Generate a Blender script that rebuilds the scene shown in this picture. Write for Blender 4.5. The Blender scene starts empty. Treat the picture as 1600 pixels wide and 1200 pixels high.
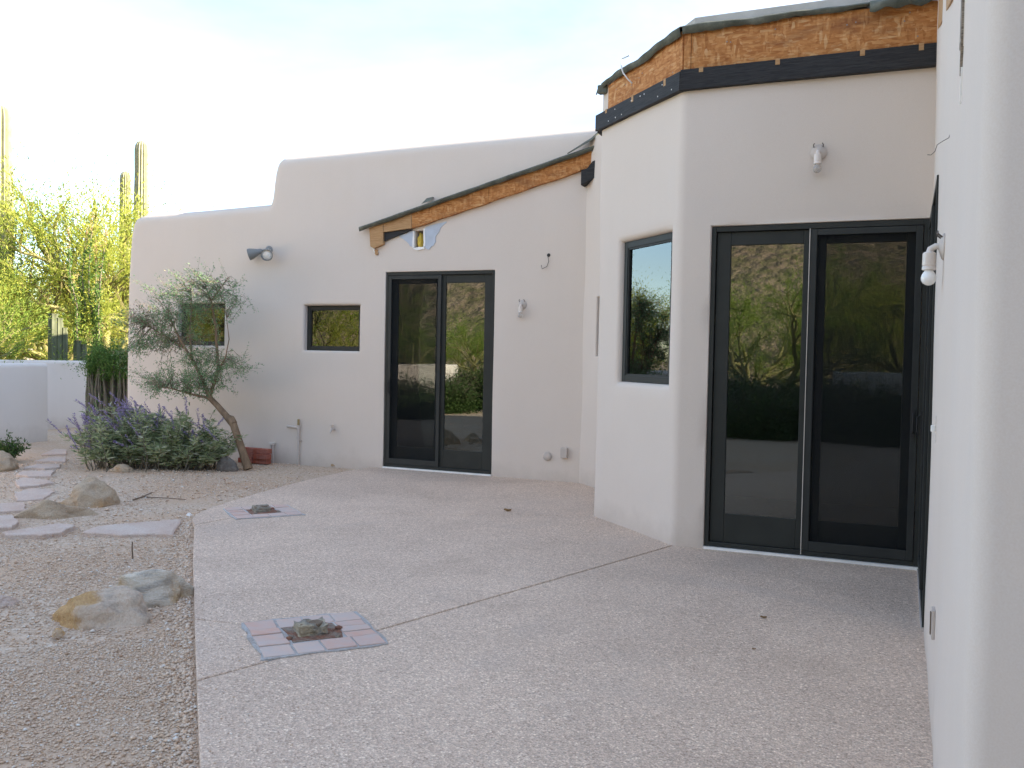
import bpy, bmesh, math, random
import numpy as np
from mathutils import Vector, Matrix, noise as mnoise

random.seed(7); rng = np.random.default_rng(7)
SC = bpy.context.scene
COL = SC.collection
rad = math.radians

# ------------------------------------------------------------------ camera
CAM_Z = 1.44; F_PX = 1424.6; HEAD = rad(113.27); PITCH = rad(-1.695); ROLL = rad(1.145)
Fv = Vector((math.cos(PITCH)*math.cos(HEAD), math.cos(PITCH)*math.sin(HEAD), math.sin(PITCH)))
R0 = Vector((math.sin(HEAD), -math.cos(HEAD), 0)); U0 = R0.cross(Fv)
Rv = R0*math.cos(ROLL) + U0*math.sin(ROLL); Uv = U0*math.cos(ROLL) - R0*math.sin(ROLL)
cd = bpy.data.cameras.new('camera'); cam = bpy.data.objects.new('camera', cd); COL.objects.link(cam)
cd.sensor_width = 36; cd.lens = 36*F_PX/1600; cd.clip_start = 0.05; cd.clip_end = 3000
cam.matrix_world = Matrix(((Rv.x, Uv.x, -Fv.x, 0), (Rv.y, Uv.y, -Fv.y, 0), (Rv.z, Uv.z, -Fv.z, CAM_Z), (0, 0, 0, 1)))
SC.camera = cam

# ------------------------------------------------------------------ sky and sun
SUN_AZ = rad(12); SUN_EL = rad(20.5)
w = bpy.data.worlds.new('World'); SC.world = w; w.use_nodes = True
nt = w.node_tree; nt.nodes.clear()
out = nt.nodes.new('ShaderNodeOutputWorld'); bg = nt.nodes.new('ShaderNodeBackground')
sky = nt.nodes.new('ShaderNodeTexSky'); sky.sky_type = 'NISHITA'; sky.sun_disc = False
sky.sun_elevation = SUN_EL; sky.sun_rotation = math.pi/2 - SUN_AZ
sky.altitude = 800; sky.air_density = 1.0; sky.dust_density = 0.0; sky.ozone_density = 1.8
tc = nt.nodes.new('ShaderNodeTexCoord'); mp = nt.nodes.new('ShaderNodeMapping')
mp.inputs['Scale'].default_value = (0.8, 0.8, 2.4)
nz = nt.nodes.new('ShaderNodeTexNoise'); nz.inputs['Scale'].default_value = 1.7
nz.inputs['Detail'].default_value = 7; nz.inputs['Roughness'].default_value = 0.55; nz.inputs['Distortion'].default_value = 0.4
rp = nt.nodes.new('ShaderNodeValToRGB'); rp.color_ramp.elements[0].position = 0.40; rp.color_ramp.elements[1].position = 0.70
rp.color_ramp.elements[0].color = (0.06, 0.06, 0.06, 1); rp.color_ramp.elements[1].color = (0.55, 0.55, 0.55, 1)
mx = nt.nodes.new('ShaderNodeMix'); mx.data_type = 'RGBA'
mx.inputs[7].default_value = (3.5, 3.5, 3.5, 1)
nt.links.new(tc.outputs['Generated'], mp.inputs['Vector']); nt.links.new(mp.outputs[0], nz.inputs['Vector'])
nt.links.new(nz.outputs['Fac'], rp.inputs['Fac']); nt.links.new(rp.outputs['Color'], mx.inputs[0])
nt.links.new(sky.outputs[0], mx.inputs[6]); nt.links.new(mx.outputs[2], bg.inputs['Color'])
nt.links.new(bg.outputs[0], out.inputs['Surface'])
bg.inputs['Strength'].default_value = 0.12
sl = bpy.data.lights.new('sun', 'SUN'); sl.energy = 5.0; sl.angle = rad(0.53); sl.color = (1.0, 0.86, 0.68)
so = bpy.data.objects.new('sun', sl); COL.objects.link(so)
sdir = Vector((math.cos(SUN_AZ)*math.cos(SUN_EL), math.sin(SUN_AZ)*math.cos(SUN_EL), math.sin(SUN_EL)))
so.rotation_euler = sdir.to_track_quat('Z', 'Y').to_euler(); so.location = (20, 15, 20)
SC.view_settings.view_transform = 'Standard'; SC.view_settings.look = 'None'
SC.view_settings.gamma = 1; SC.view_settings.use_curve_mapping = False
SC.view_settings.exposure = 2.1
SC.cycles.max_bounces = 10; SC.cycles.transparent_max_bounces = 16; SC.cycles.use_denoising = True
SC.cycles.caustics_reflective = False; SC.cycles.caustics_refractive = False

# ------------------------------------------------------------------ helpers
def ray(x, y): return Fv + Rv*((x-800)/F_PX) - Uv*((y-600)/F_PX)
def on(x, y, n, c):                       # where the sight line of a photo point meets a real plane n.p = c
    d = ray(x, y); o = Vector((0, 0, CAM_Z)); n = Vector(n)
    return o + d*((c - o.dot(n))/d.dot(n))
def gp(x, y, z=0.0): return on(x, y, (0, 0, 1), z)

WORLD = {}
def tag(o, label=None, cat=None, group=None, kind=None):
    if label: o['label'] = label
    if cat: o['category'] = cat
    if group: o['group'] = group
    if kind: o['kind'] = kind
    return o
def adopt(o, parent, M=None):
    M = M or Matrix.Identity(4); WORLD[o.name] = M; o.matrix_basis = M
    if parent is not None:
        o.parent = parent; o.matrix_parent_inverse = WORLD[parent.name].inverted()
    return o
def empty(name, loc, parent=None):
    o = bpy.data.objects.new(name, None); COL.objects.link(o); o.empty_display_size = 0.1
    return adopt(o, parent, Matrix.Translation(loc))
def link(name, me, m, parent=None, M=None):
    if m is not None and not me.materials: me.materials.append(m)
    o = bpy.data.objects.new(name, me); COL.objects.link(o)
    return adopt(o, parent, M)
def smooth(me, ang=40):
    me.polygons.foreach_set('use_smooth', [True]*len(me.polygons)); me.set_sharp_from_angle(angle=rad(ang))
def pyd(name, v, f, m, parent=None, M=None, sm=None):
    me = bpy.data.meshes.new(name); me.from_pydata([tuple(a) for a in v], [], f); me.update()
    bm = bmesh.new(); bm.from_mesh(me); bmesh.ops.recalc_face_normals(bm, faces=bm.faces); bm.to_mesh(me); bm.free()
    if sm: smooth(me, sm)
    return link(name, me, m, parent, M)
class B:                                  # collects shapes for ONE mesh
    def __init__(s): s.v = []; s.f = []
    def add(s, v, f):
        k = len(s.v); s.v += [tuple(a) for a in v]; s.f += [[i+k for i in q] for q in f]; return s
    def box(s, x0, x1, y0, y1, z0, z1, M=None):
        v = [Vector((x, y, z)) for z in (z0, z1) for (x, y) in ((x0, y0), (x1, y0), (x1, y1), (x0, y1))]
        if M: v = [M @ a for a in v]
        return s.add(v, [[3, 2, 1, 0], [4, 5, 6, 7], [0, 1, 5, 4], [1, 2, 6, 5], [2, 3, 7, 6], [3, 0, 4, 7]])
    def prism(s, poly, z0, z1, M=None):
        n = len(poly); v = [Vector((p[0], p[1], z0)) for p in poly] + [Vector((p[0], p[1], z1)) for p in poly]
        if M: v = [M @ a for a in v]
        return s.add(v, [list(range(n))[::-1], list(range(n, 2*n))] + [[i, (i+1) % n, n+(i+1) % n, n+i] for i in range(n)])
    def tube(s, pts, r, n=8, caps=True):
        pts = [Vector(p) for p in pts]; r = r if hasattr(r, '__len__') else [r]*len(pts)
        V = []; up = Vector((0.31, 0.17, 0.94)); prev = None
        for i, p in enumerate(pts):
            t = (pts[min(i+1, len(pts)-1)] - pts[max(i-1, 0)]).normalized()
            if prev is None:
                a = t.cross(up); a = a if a.length > 0.05 else t.cross(Vector((1, 0, 0)))
            else: a = prev - t*prev.dot(t)
            a.normalize(); b = t.cross(a); prev = a
            V += [p + (a*math.cos(2*math.pi*k/n) + b*math.sin(2*math.pi*k/n))*r[i] for k in range(n)]
        F = [[i*n+k, i*n+(k+1) % n, (i+1)*n+(k+1) % n, (i+1)*n+k] for i in range(len(pts)-1) for k in range(n)]
        if caps: F += [list(range(n))[::-1], list(range((len(pts)-1)*n, len(pts)*n))]
        return s.add(V, F)
    def lathe(s, prof, n=20, M=None):     # prof: (radius, height) along local z
        V = []; M = M or Matrix.Identity(4)
        for (r, z) in prof: V += [M @ Vector((r*math.cos(2*math.pi*k/n), r*math.sin(2*math.pi*k/n), z)) for k in range(n)]
        F = [[i*n+k, i*n+(k+1) % n, (i+1)*n+(k+1) % n, (i+1)*n+k] for i in range(len(prof)-1) for k in range(n)]
        F += [list(range(n))[::-1], list(range((len(prof)-1)*n, len(prof)*n))]
        return s.add(V, F)
    def build(s, name, m, parent=None, M=None, sm=None, bevel=0):
        o = pyd(name, s.v, s.f, m, parent, M, sm)
        if bevel:
            md = o.modifiers.new('bevel', 'BEVEL'); md.width = bevel; md.segments = 2; md.limit_method = 'ANGLE'; md.angle_limit = rad(35)
        return o
def fast_mesh(name, V, nper, m, parent=None, M=None):   # V: (N*nper,3) loose polygons of nper corners
    me = bpy.data.meshes.new(name); n = len(V); k = n//nper
    me.vertices.add(n); me.vertices.foreach_set('co', np.asarray(V, np.float32).ravel())
    me.loops.add(n); me.loops.foreach_set('vertex_index', np.arange(n, dtype=np.int32))
    me.polygons.add(k); me.polygons.foreach_set('loop_start', np.arange(0, n, nper, dtype=np.int32))
    me.update(); me.validate()
    return link(name, me, m, parent, M)
def unit(a): return a/np.maximum(np.linalg.norm(a, axis=1, keepdims=True), 1e-9)
def leaf_quads(c, d, L, Wd, r=rng):       # pointed leaf faces at c along d
    c = np.asarray(c); d = unit(np.asarray(d)); n = len(c)
    L = np.broadcast_to(np.asarray(L, float).reshape(-1, 1), (n, 1)); Wd = np.broadcast_to(np.asarray(Wd, float).reshape(-1, 1), (n, 1))
    s = unit(np.cross(d, unit(r.normal(size=(n, 3)))))
    q = np.stack([c, c + d*L*0.45 + s*Wd*0.5, c + d*L, c + d*L*0.45 - s*Wd*0.5], 1)
    return q.reshape(-1, 3)

# ------------------------------------------------------------------ materials
class MB:
    def __init__(s, name, rough=0.8, spec=0.3, metal=0):
        s.m = bpy.data.materials.new(name); s.m.use_nodes = True; s.t = s.m.node_tree
        s.p = s.t.nodes['Principled BSDF']; s.p.inputs['Roughness'].default_value = rough
        s.p.inputs['Specular IOR Level'].default_value = spec; s.p.inputs['Metallic'].default_value = metal
        s.tc = s.n('ShaderNodeTexCoord'); s.co = s.tc.outputs['Object']
    def n(s, k): return s.t.nodes.new(k)
    def l(s, a, b): s.t.links.new(a, b)
    def map(s, scale=(1, 1, 1), rot=(0, 0, 0)):
        q = s.n('ShaderNodeMapping'); q.inputs['Scale'].default_value = scale; q.inputs['Rotation'].default_value = rot
        s.l(s.co, q.inputs['Vector']); return q.outputs[0]
    def noise(s, sc, det=4, ro=0.5, co=None, dist=0):
        q = s.n('ShaderNodeTexNoise'); q.inputs['Scale'].default_value = sc; q.inputs['Detail'].default_value = det
        q.inputs['Roughness'].default_value = ro; q.inputs['Distortion'].default_value = dist
        s.l(co or s.co, q.inputs['Vector']); return q.outputs['Fac']
    def vor(s, sc, co=None, feat='F1', out='Color', rnd=1.0):
        q = s.n('ShaderNodeTexVoronoi'); q.feature = feat; q.inputs['Scale'].default_value = sc
        q.inputs['Randomness'].default_value = rnd; s.l(co or s.co, q.inputs['Vector']); return q.outputs[out]
    def ramp(s, fac, stops, mode='LINEAR'):
        q = s.n('ShaderNodeValToRGB'); e = q.color_ramp.elements; q.color_ramp.interpolation = mode
        while len(e) < len(stops): e.new(0.5)
        for i, (p, c) in enumerate(stops):
            e[i].position = p; e[i].color = (c, c, c, 1) if not hasattr(c, '__len__') else (*c, 1)
        s.l(fac, q.inputs['Fac']); return q.outputs['Color']
    def mix(s, fac, a, b, blend='MIX'):
        q = s.n('ShaderNodeMix'); q.data_type = 'RGBA'; q.blend_type = blend
        for v, i in ((fac, 0), (a, 6), (b, 7)):
            if hasattr(v, 'is_linked'): s.l(v, q.inputs[i])
            elif i == 0: q.inputs[0].default_value = v
            else: q.inputs[i].default_value = (*v, 1)
        return q.outputs[2]
    def sep(s, c):
        q = s.n('ShaderNodeSeparateColor'); s.l(c, q.inputs[0]); return q.outputs[0]
    def rnd(s):
        return s.n('ShaderNodeNewGeometry').outputs['Random Per Island']
    def orand(s): return s.n('ShaderNodeObjectInfo').outputs['Random']
    def color(s, c):
        if hasattr(c, 'is_linked'): s.l(c, s.p.inputs['Base Color'])
        else: s.p.inputs['Base Color'].default_value = (*c, 1)
        return s
    def bump(s, h, dist, strength=1.0):
        q = s.n('ShaderNodeBump'); q.inputs['Distance'].default_value = dist; q.inputs['Strength'].default_value = strength
        s.l(h, q.inputs['Height'])
        if s.p.inputs['Normal'].is_linked: s.l(s.p.inputs['Normal'].links[0].from_socket, q.inputs['Normal'])
        s.l(q.outputs[0], s.p.inputs['Normal']); return s

def stucco_mat(name, c0, c1, c2):
    k = MB(name, 0.92, 0.12)
    a = k.ramp(k.noise(0.55, 5, 0.6), [(0.3, c0), (0.72, c1)])
    st = k.ramp(k.noise(1.0, 6, 0.65, k.map((7, 7, 0.55))), [(0.45, 0.0), (0.9, 0.14)])
    a = k.mix(k.sep(st), a, c2)
    sp = k.n('ShaderNodeSeparateXYZ'); k.l(k.co, sp.inputs[0]); nb = k.noise(2.3, 6, 0.7)
    ma = k.n('ShaderNodeMath'); ma.operation = 'MULTIPLY_ADD'; ma.inputs[1].default_value = 0.55; k.l(nb, ma.inputs[0]); k.l(sp.outputs[2], ma.inputs[2])
    a = k.mix(k.sep(k.ramp(ma.outputs[0], [(0.20, 0.42), (0.46, 0.0)])), a, (0.42, 0.35, 0.29))
    pt = k.ramp(k.noise(1.4, 3, 0.4), [(0.60, 0.0), (0.62, 0.10)]); a = k.mix(k.sep(pt), a, (0.66, 0.61, 0.57))
    a = k.mix(0.09, a, k.ramp(k.noise(210, 2), [(0.3, 0.25), (0.7, 0.8)]), 'OVERLAY')
    k.color(a).bump(k.noise(200, 4, 0.65), 0.001, 0.14).bump(k.noise(3, 3), 0.004, 0.25)
    return k.m
M_STUCCO = stucco_mat('stucco', (0.675, 0.588, 0.510), (0.712, 0.624, 0.545), (0.62, 0.53, 0.452))
M_GWALL = stucco_mat('garden_stucco', (0.72, 0.645, 0.58), (0.76, 0.69, 0.625), (0.62, 0.54, 0.48))

def paint(name, c, rough=0.45, spec=0.4, var=0.12):
    k = MB(name, rough, spec)
    k.color(k.mix(k.ramp(k.noise(6, 5), [(0.35, 0.0), (0.75, 1.0)]), c, tuple(x*(1+var*2.2) for x in c)))
    k.bump(k.noise(140, 2), 0.001, 0.3); return k.m
M_FRAME = paint('door_bronze_paint', (0.028, 0.030, 0.027), 0.5, 0.25)
M_FRAME2 = paint('screen_frame_paint', (0.032, 0.034, 0.032), 0.5, 0.25)
M_PLAST = paint('off_white_plastic', (0.60, 0.54, 0.48), 0.45)
M_PIPE = paint('painted_pipe', (0.50, 0.44, 0.39), 0.6)
M_CERAM = paint('porcelain', (0.66, 0.59, 0.53), 0.25, 0.5)
M_WHITE = paint('white_enamel', (0.78, 0.77, 0.74), 0.4)
M_BRASS = paint('old_brass', (0.28, 0.20, 0.09), 0.5)
M_GREYMET = paint('grey_enamel', (0.20, 0.20, 0.19), 0.45)
M_BLACK = paint('black_rubber', (0.02, 0.02, 0.02), 0.6)
M_CHROME = MB('lamp_reflector', 0.15, 0.5, 1.0).color((0.75, 0.75, 0.73)).m
def bulb_mat(name, alpha):
    k = MB(name, 0.08, 0.5); k.color((0.86, 0.85, 0.82)); k.p.inputs['Transmission Weight'].default_value = alpha
    k.p.inputs['Subsurface Weight'].default_value = 0.0; return k.m
M_BULB = bulb_mat('frosted_bulb', 0.0); M_CLEAR = bulb_mat('clear_bulb', 0.75)

def glass_mat():
    m = bpy.data.materials.new('window_glass'); m.use_nodes = True; t = m.node_tree; t.nodes.clear()
    o = t.nodes.new('ShaderNodeOutputMaterial'); mixs = t.nodes.new('ShaderNodeMixShader')
    g = t.nodes.new('ShaderNodeBsdfGlossy'); g.inputs['Roughness'].default_value = 0.0; g.inputs['Color'].default_value = (0.93, 0.97, 0.95, 1)
    tr = t.nodes.new('ShaderNodeBsdfTransparent'); tr.inputs['Color'].default_value = (0.46, 0.51, 0.50, 1)
    lw = t.nodes.new('ShaderNodeFresnel'); lw.inputs['IOR'].default_value = 2.05
    nz_ = t.nodes.new('ShaderNodeTexNoise'); nz_.inputs['Scale'].default_value = 2.2; nz_.inputs['Detail'].default_value = 1
    tcc = t.nodes.new('ShaderNodeTexCoord'); b = t.nodes.new('ShaderNodeBump'); b.inputs['Distance'].default_value = 0.004; b.inputs['Strength'].default_value = 0.045
    t.links.new(tcc.outputs['Object'], nz_.inputs['Vector']); t.links.new(nz_.outputs['Fac'], b.inputs['Height'])
    t.links.new(b.outputs[0], g.inputs['Normal'])
    t.links.new(lw.outputs[0], mixs.inputs[0]); t.links.new(tr.outputs[0], mixs.inputs[1]); t.links.new(g.outputs[0], mixs.inputs[2])
    t.links.new(mixs.outputs[0], o.inputs['Surface']); return m
M_GLASS = glass_mat()
def screen_mat():
    m = bpy.data.materials.new('insect_screen'); m.use_nodes = True; t = m.node_tree; t.nodes.clear()
    o = t.nodes.new('ShaderNodeOutputMaterial'); mixs = t.nodes.new('ShaderNodeMixShader')
    d = t.nodes.new('ShaderNodeBsdfDiffuse'); d.inputs['Color'].default_value = (0.022, 0.023, 0.024, 1)
    tr = t.nodes.new('ShaderNodeBsdfTransparent'); mixs.inputs[0].default_value = 0.26
    t.links.new(tr.outputs[0], mixs.inputs[1]); t.links.new(d.outputs[0], mixs.inputs[2]); t.links.new(mixs.outputs[0], o.inputs['Surface']); return m
M_SCREEN = screen_mat()

def osb_mat():
    k = MB('weathered_osb', 0.78, 0.2)
    def warp(sc, rot):
        q = k.n('ShaderNodeMixRGB'); q.blend_type = 'ADD'; q.inputs[0].default_value = 0.10
        n_ = k.n('ShaderNodeTexNoise'); n_.inputs['Scale'].default_value = 6; k.l(k.co, n_.inputs['Vector'])
        k.l(k.map(sc, rot), q.inputs[1]); k.l(n_.outputs['Color'], q.inputs[2]); return q.outputs[0]
    f1 = k.vor(8.5, warp((1.2, 1.2, 5.5), (0.35, 0.25, 0.2))); f2 = k.vor(10.5, warp((4.6, 4.6, 1.3), (0.25, -0.5, 0.9))); f3 = k.vor(19, warp((1.4, 1.4, 4.5), (-0.6, -0.6, 0.1)))
    R = [(0.0, (0.30, 0.105, 0.03)), (0.35, (0.43, 0.175, 0.055)), (0.7, (0.52, 0.235, 0.08)), (0.92, (0.60, 0.31, 0.12)), (1.0, (0.68, 0.44, 0.22))]
    c1 = k.ramp(k.sep(f1), R); c2 = k.ramp(k.sep(f2), R); c3 = k.ramp(k.sep(f3), R)
    pick = k.sep(k.ramp(k.noise(11, 3, 0.5), [(0.44, 0.0), (0.56, 1.0)])); col = k.mix(0.4, k.mix(pick, c1, c2), c3)
    col = k.mix(k.sep(k.ramp(k.noise(1.6, 6, 0.65, k.map((1, 1, 4))), [(0.52, 0.0), (0.74, 0.7)])), col, (0.15, 0.065, 0.035))
    col = k.mix(k.sep(k.ramp(k.noise(30, 3, 0.6), [(0.66, 0.0), (0.75, 0.4)])), col, (0.14, 0.06, 0.025))
    k.color(col).bump(k.sep(f3), 0.002, 0.5).bump(k.noise(90, 3), 0.001, 0.5); return k.m
M_OSB = osb_mat()
def wood_mat(name, c0, c1, rot=0):
    k = MB(name, 0.7, 0.25)
    g = k.noise(9, 5, 0.6, k.map((1, 1, 14)), 0.8)
    k.color(k.ramp(g, [(0.3, c0), (0.7, c1)])).bump(g, 0.003, 0.7); return k.m
M_TRIM = wood_mat('dark_stained_board', (0.016, 0.016, 0.017), (0.046, 0.044, 0.044))
M_PINE = wood_mat('raw_pine', (0.36, 0.19, 0.08), (0.55, 0.34, 0.17))
M_ROTWOOD = wood_mat('rotten_post', (0.10, 0.075, 0.055), (0.42, 0.36, 0.28))
def membrane_mat():
    k = MB('rolled_roofing', 0.85, 0.2)
    c = k.ramp(k.noise(7, 6, 0.65), [(0.3, (0.075, 0.082, 0.066)), (0.55, (0.14, 0.148, 0.12)), (0.78, (0.26, 0.265, 0.225))])
    k.color(c).bump(k.noise(220, 2), 0.002, 0.6); return k.m
M_ROOF = membrane_mat()
def roof_coat():
    k = MB('roof_coating', 0.8, 0.2); k.color(k.ramp(k.noise(5, 5), [(0.3, (0.42, 0.40, 0.36)), (0.7, (0.58, 0.55, 0.50))])); k.bump(k.noise(60, 3), 0.004, 0.5); return k.m
M_COAT = roof_coat()
M_FOAM = paint('blue_grey_foam', (0.46, 0.50, 0.56), 0.9, 0.1)
M_WFOAM = paint('white_foam', (0.78, 0.76, 0.72), 0.9, 0.1)
M_YFOAM = paint('yellow_insulation', (0.50, 0.36, 0.07), 0.9, 0.1, 0.3)
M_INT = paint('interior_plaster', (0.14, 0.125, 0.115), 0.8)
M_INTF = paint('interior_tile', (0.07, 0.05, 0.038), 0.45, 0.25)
M_WIRE = paint('wire_sheath', (0.10, 0.085, 0.075), 0.5)
M_CABLE = paint('white_cable', (0.68, 0.66, 0.64), 0.5)

def aggregate_mat():
    k = MB('exposed_aggregate', 0.85, 0.25)
    v = k.sep(k.vor(105)); d = k.vor(105, out='Distance'); v2 = k.sep(k.vor(190)); d2 = k.vor(190, out='Distance')
    R = [(0.0, (0.22, 0.165, 0.138)), (0.16, (0.39, 0.312, 0.265)), (0.5, (0.495, 0.413, 0.358)), (0.82, (0.59, 0.505, 0.445)), (0.95, (0.73, 0.66, 0.585)), (1.0, (0.90, 0.85, 0.77))]
    st = k.mix(0.45, k.ramp(v, R), k.ramp(v2, R))
    st = k.mix(k.sep(k.ramp(d, [(0.50, 0.0), (0.85, 0.7)])), st, (0.36, 0.31, 0.28))
    big = k.ramp(k.noise(0.7, 7, 0.62), [(0.28, 0.42), (0.72, 0.59)]); st = k.mix(0.8, st, big, 'OVERLAY')
    st = k.mix(k.sep(k.ramp(k.noise(3.4, 6, 0.7), [(0.60, 0.0), (0.78, 0.30)])), st, (0.60, 0.54, 0.49))
    st = k.mix(k.sep(k.ramp(k.noise(1.5, 8, 0.72), [(0.54, 0.0), (0.74, 0.45)])), st, (0.35, 0.285, 0.24))
    st = k.mix(k.sep(k.ramp(k.noise(0.55, 3, 0.5, k.map((1, 1, 1), (0, 0, 1.0)), 1.2), [(0.58, 0.0), (0.66, 0.22)])), st, (0.37, 0.335, 0.32))
    st = k.mix(k.sep(k.ramp(k.noise(21, 2, 0.4), [(0.80, 0.0), (0.83, 0.7)])), st, (0.20, 0.16, 0.13))
    st = k.mix(1.0, st, (1.33, 1.21, 1.07), 'MULTIPLY'); k.color(st).bump(d, 0.005, 0.6).bump(d2, 0.002, 0.5); return k.m
M_AGG = aggregate_mat()
def gravel_mat():
    k = MB('desert_gravel', 0.9, 0.15)
    v = k.sep(k.vor(62)); d = k.vor(62, out='Distance')
    st = k.ramp(v, [(0.0, (0.39, 0.275, 0.19)), (0.35, (0.59, 0.44, 0.315)), (0.7, (0.70, 0.55, 0.41)), (0.9, (0.76, 0.62, 0.49)), (1.0, (0.84, 0.74, 0.62))])
    v2 = k.sep(k.vor(150)); st = k.mix(0.4, st, k.ramp(v2, [(0.0, (0.30, 0.22, 0.16)), (1.0, (0.58, 0.48, 0.38))]))
    soil = k.ramp(k.noise(0.8, 6, 0.65), [(0.42, 0.0), (0.62, 0.8)])
    sc = k.ramp(k.noise(40, 5, 0.7), [(0.3, (0.48, 0.325, 0.215)), (0.7, (0.62, 0.45, 0.315))])
    st = k.mix(k.sep(soil), st, sc)
    k.color(st).bump(d, 0.008, 0.6).bump(k.noise(9, 4), 0.02, 0.5); return k.m
M_GRAVEL = gravel_mat()
def pebble_mat():
    k = MB('pebble', 0.85, 0.2)
    c = k.ramp(k.rnd(), [(0.0, (0.44, 0.295, 0.20)), (0.22, (0.65, 0.475, 0.335)), (0.5, (0.75, 0.585, 0.44)), (0.72, (0.63, 0.51, 0.41)), (0.88, (0.78, 0.635, 0.49)), (0.97, (0.72, 0.68, 0.62)), (1.0, (0.8, 0.77, 0.72))])
    k.color(c).bump(k.noise(220, 3), 0.002, 0.5); return k.m
M_PEB = pebble_mat()
def stone_mat(name, a, b, c, d, sc=3.0, stretch=(1, 1, 1), side=None):
    k = MB(name, 0.85, 0.2); co = k.map(stretch, (0.3, 0.5, 0.2))
    m1 = k.ramp(k.noise(sc, 6, 0.6, co), [(0.32, a), (0.5, b), (0.68, c)])
    fac = k.noise(sc*0.7, 6, 0.65)
    if side:                              # the stain sits on one end of the stone
        c_, d_ = side; dt = k.n('ShaderNodeVectorMath'); dt.operation = 'DOT_PRODUCT'; dt.inputs[1].default_value = (*d_, 0); k.l(k.co, dt.inputs[0])
        q = k.n('ShaderNodeMath'); q.operation = 'SUBTRACT'; q.inputs[1].default_value = c_[0]*d_[0]+c_[1]*d_[1]; k.l(dt.outputs['Value'], q.inputs[0])
        q2 = k.n('ShaderNodeMath'); q2.operation = 'MULTIPLY_ADD'; q2.inputs[1].default_value = 1.4; k.l(q.outputs[0], q2.inputs[0]); k.l(fac, q2.inputs[2]); fac = q2.outputs[0]
    m1 = k.mix(k.sep(k.ramp(fac, [(0.50, 0.0), (0.62, 0.9)])), m1, d)
    m1 = k.mix(k.sep(k.ramp(k.noise(sc*9, 5, 0.7), [(0.62, 0.0), (0.74, 0.35)])), m1, tuple(x*0.5 for x in a))
    m1 = k.mix(0.25, m1, k.ramp(k.noise(90, 3), [(0.3, 0.2), (0.7, 0.8)]), 'OVERLAY')
    k.color(m1).bump(k.noise(sc*6, 8, 0.7, co), 0.03, 0.9).bump(k.noise(120, 3), 0.002, 0.5); return k.m
M_ROCK_TAN = stone_mat('tan_rock', (0.36, 0.26, 0.17), (0.46, 0.35, 0.24), (0.52, 0.42, 0.31), (0.42, 0.24, 0.10))
M_ROCK_OR = stone_mat('orange_grey_rock', (0.64, 0.51, 0.39), (0.72, 0.58, 0.45), (0.38, 0.33, 0.28), (0.60, 0.37, 0.16), 5.5, (1, 1, 1), ((-3.99, 3.66), (-0.9, -0.42)))
M_ROCK_WH = stone_mat('pale_streaked_rock', (0.74, 0.65, 0.53), (0.80, 0.71, 0.58), (0.44, 0.41, 0.37), (0.64, 0.43, 0.22), 4.0, (1, 1, 5))
M_ROCK_DK = stone_mat('dark_rock', (0.13, 0.115, 0.10), (0.22, 0.20, 0.18), (0.30, 0.27, 0.24), (0.16, 0.12, 0.09), 6)
M_FLAG = stone_mat('flagstone', (0.57, 0.44, 0.36), (0.62, 0.49, 0.41), (0.65, 0.55, 0.475), (0.58, 0.43, 0.34), 2.2)
def brick_mat(name, c0, c1, fade):
    k = MB(name, 0.85, 0.2)
    a = k.mix(k.orand(), c0, c1)
    a = k.mix(k.sep(k.ramp(k.noise(9, 6, 0.65), [(0.38, 0.0), (0.7, fade)])), a, (0.53, 0.48, 0.45))
    k.color(a).bump(k.noise(70, 4), 0.003, 0.6); return k.m
M_BRICKF = brick_mat('faded_brick', (0.62, 0.40, 0.32), (0.62, 0.48, 0.41), 0.8)
M_BRICKR = brick_mat('red_brick', (0.30, 0.072, 0.042), (0.37, 0.105, 0.062), 0.2)
M_CORE = stone_mat('rubble_core', (0.22, 0.13, 0.095), (0.36, 0.17, 0.11), (0.30, 0.25, 0.20), (0.40, 0.35, 0.29), 14)
M_MORTAR = stone_mat('smeared_mortar', (0.57, 0.55, 0.53), (0.63, 0.61, 0.59), (0.68, 0.66, 0.64), (0.53, 0.48, 0.44), 12)
def bark(name, a, b, sc=12):
    k = MB(name, 0.9, 0.15); g = k.noise(sc, 6, 0.65, k.map((1, 1, 0.25)))
    k.color(k.ramp(g, [(0.3, a), (0.7, b)])).bump(g, 0.012, 0.8); return k.m
M_BARK = bark('mesquite_bark', (0.13, 0.085, 0.055), (0.33, 0.225, 0.14))
M_PVBARK = bark('palo_verde_bark', (0.16, 0.15, 0.06), (0.30, 0.27, 0.12))
M_CANE = bark('ocotillo_cane', (0.085, 0.075, 0.055), (0.24, 0.21, 0.16), 22)
M_TWIG = bark('dry_twig', (0.14, 0.105, 0.075), (0.26, 0.20, 0.145))
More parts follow.
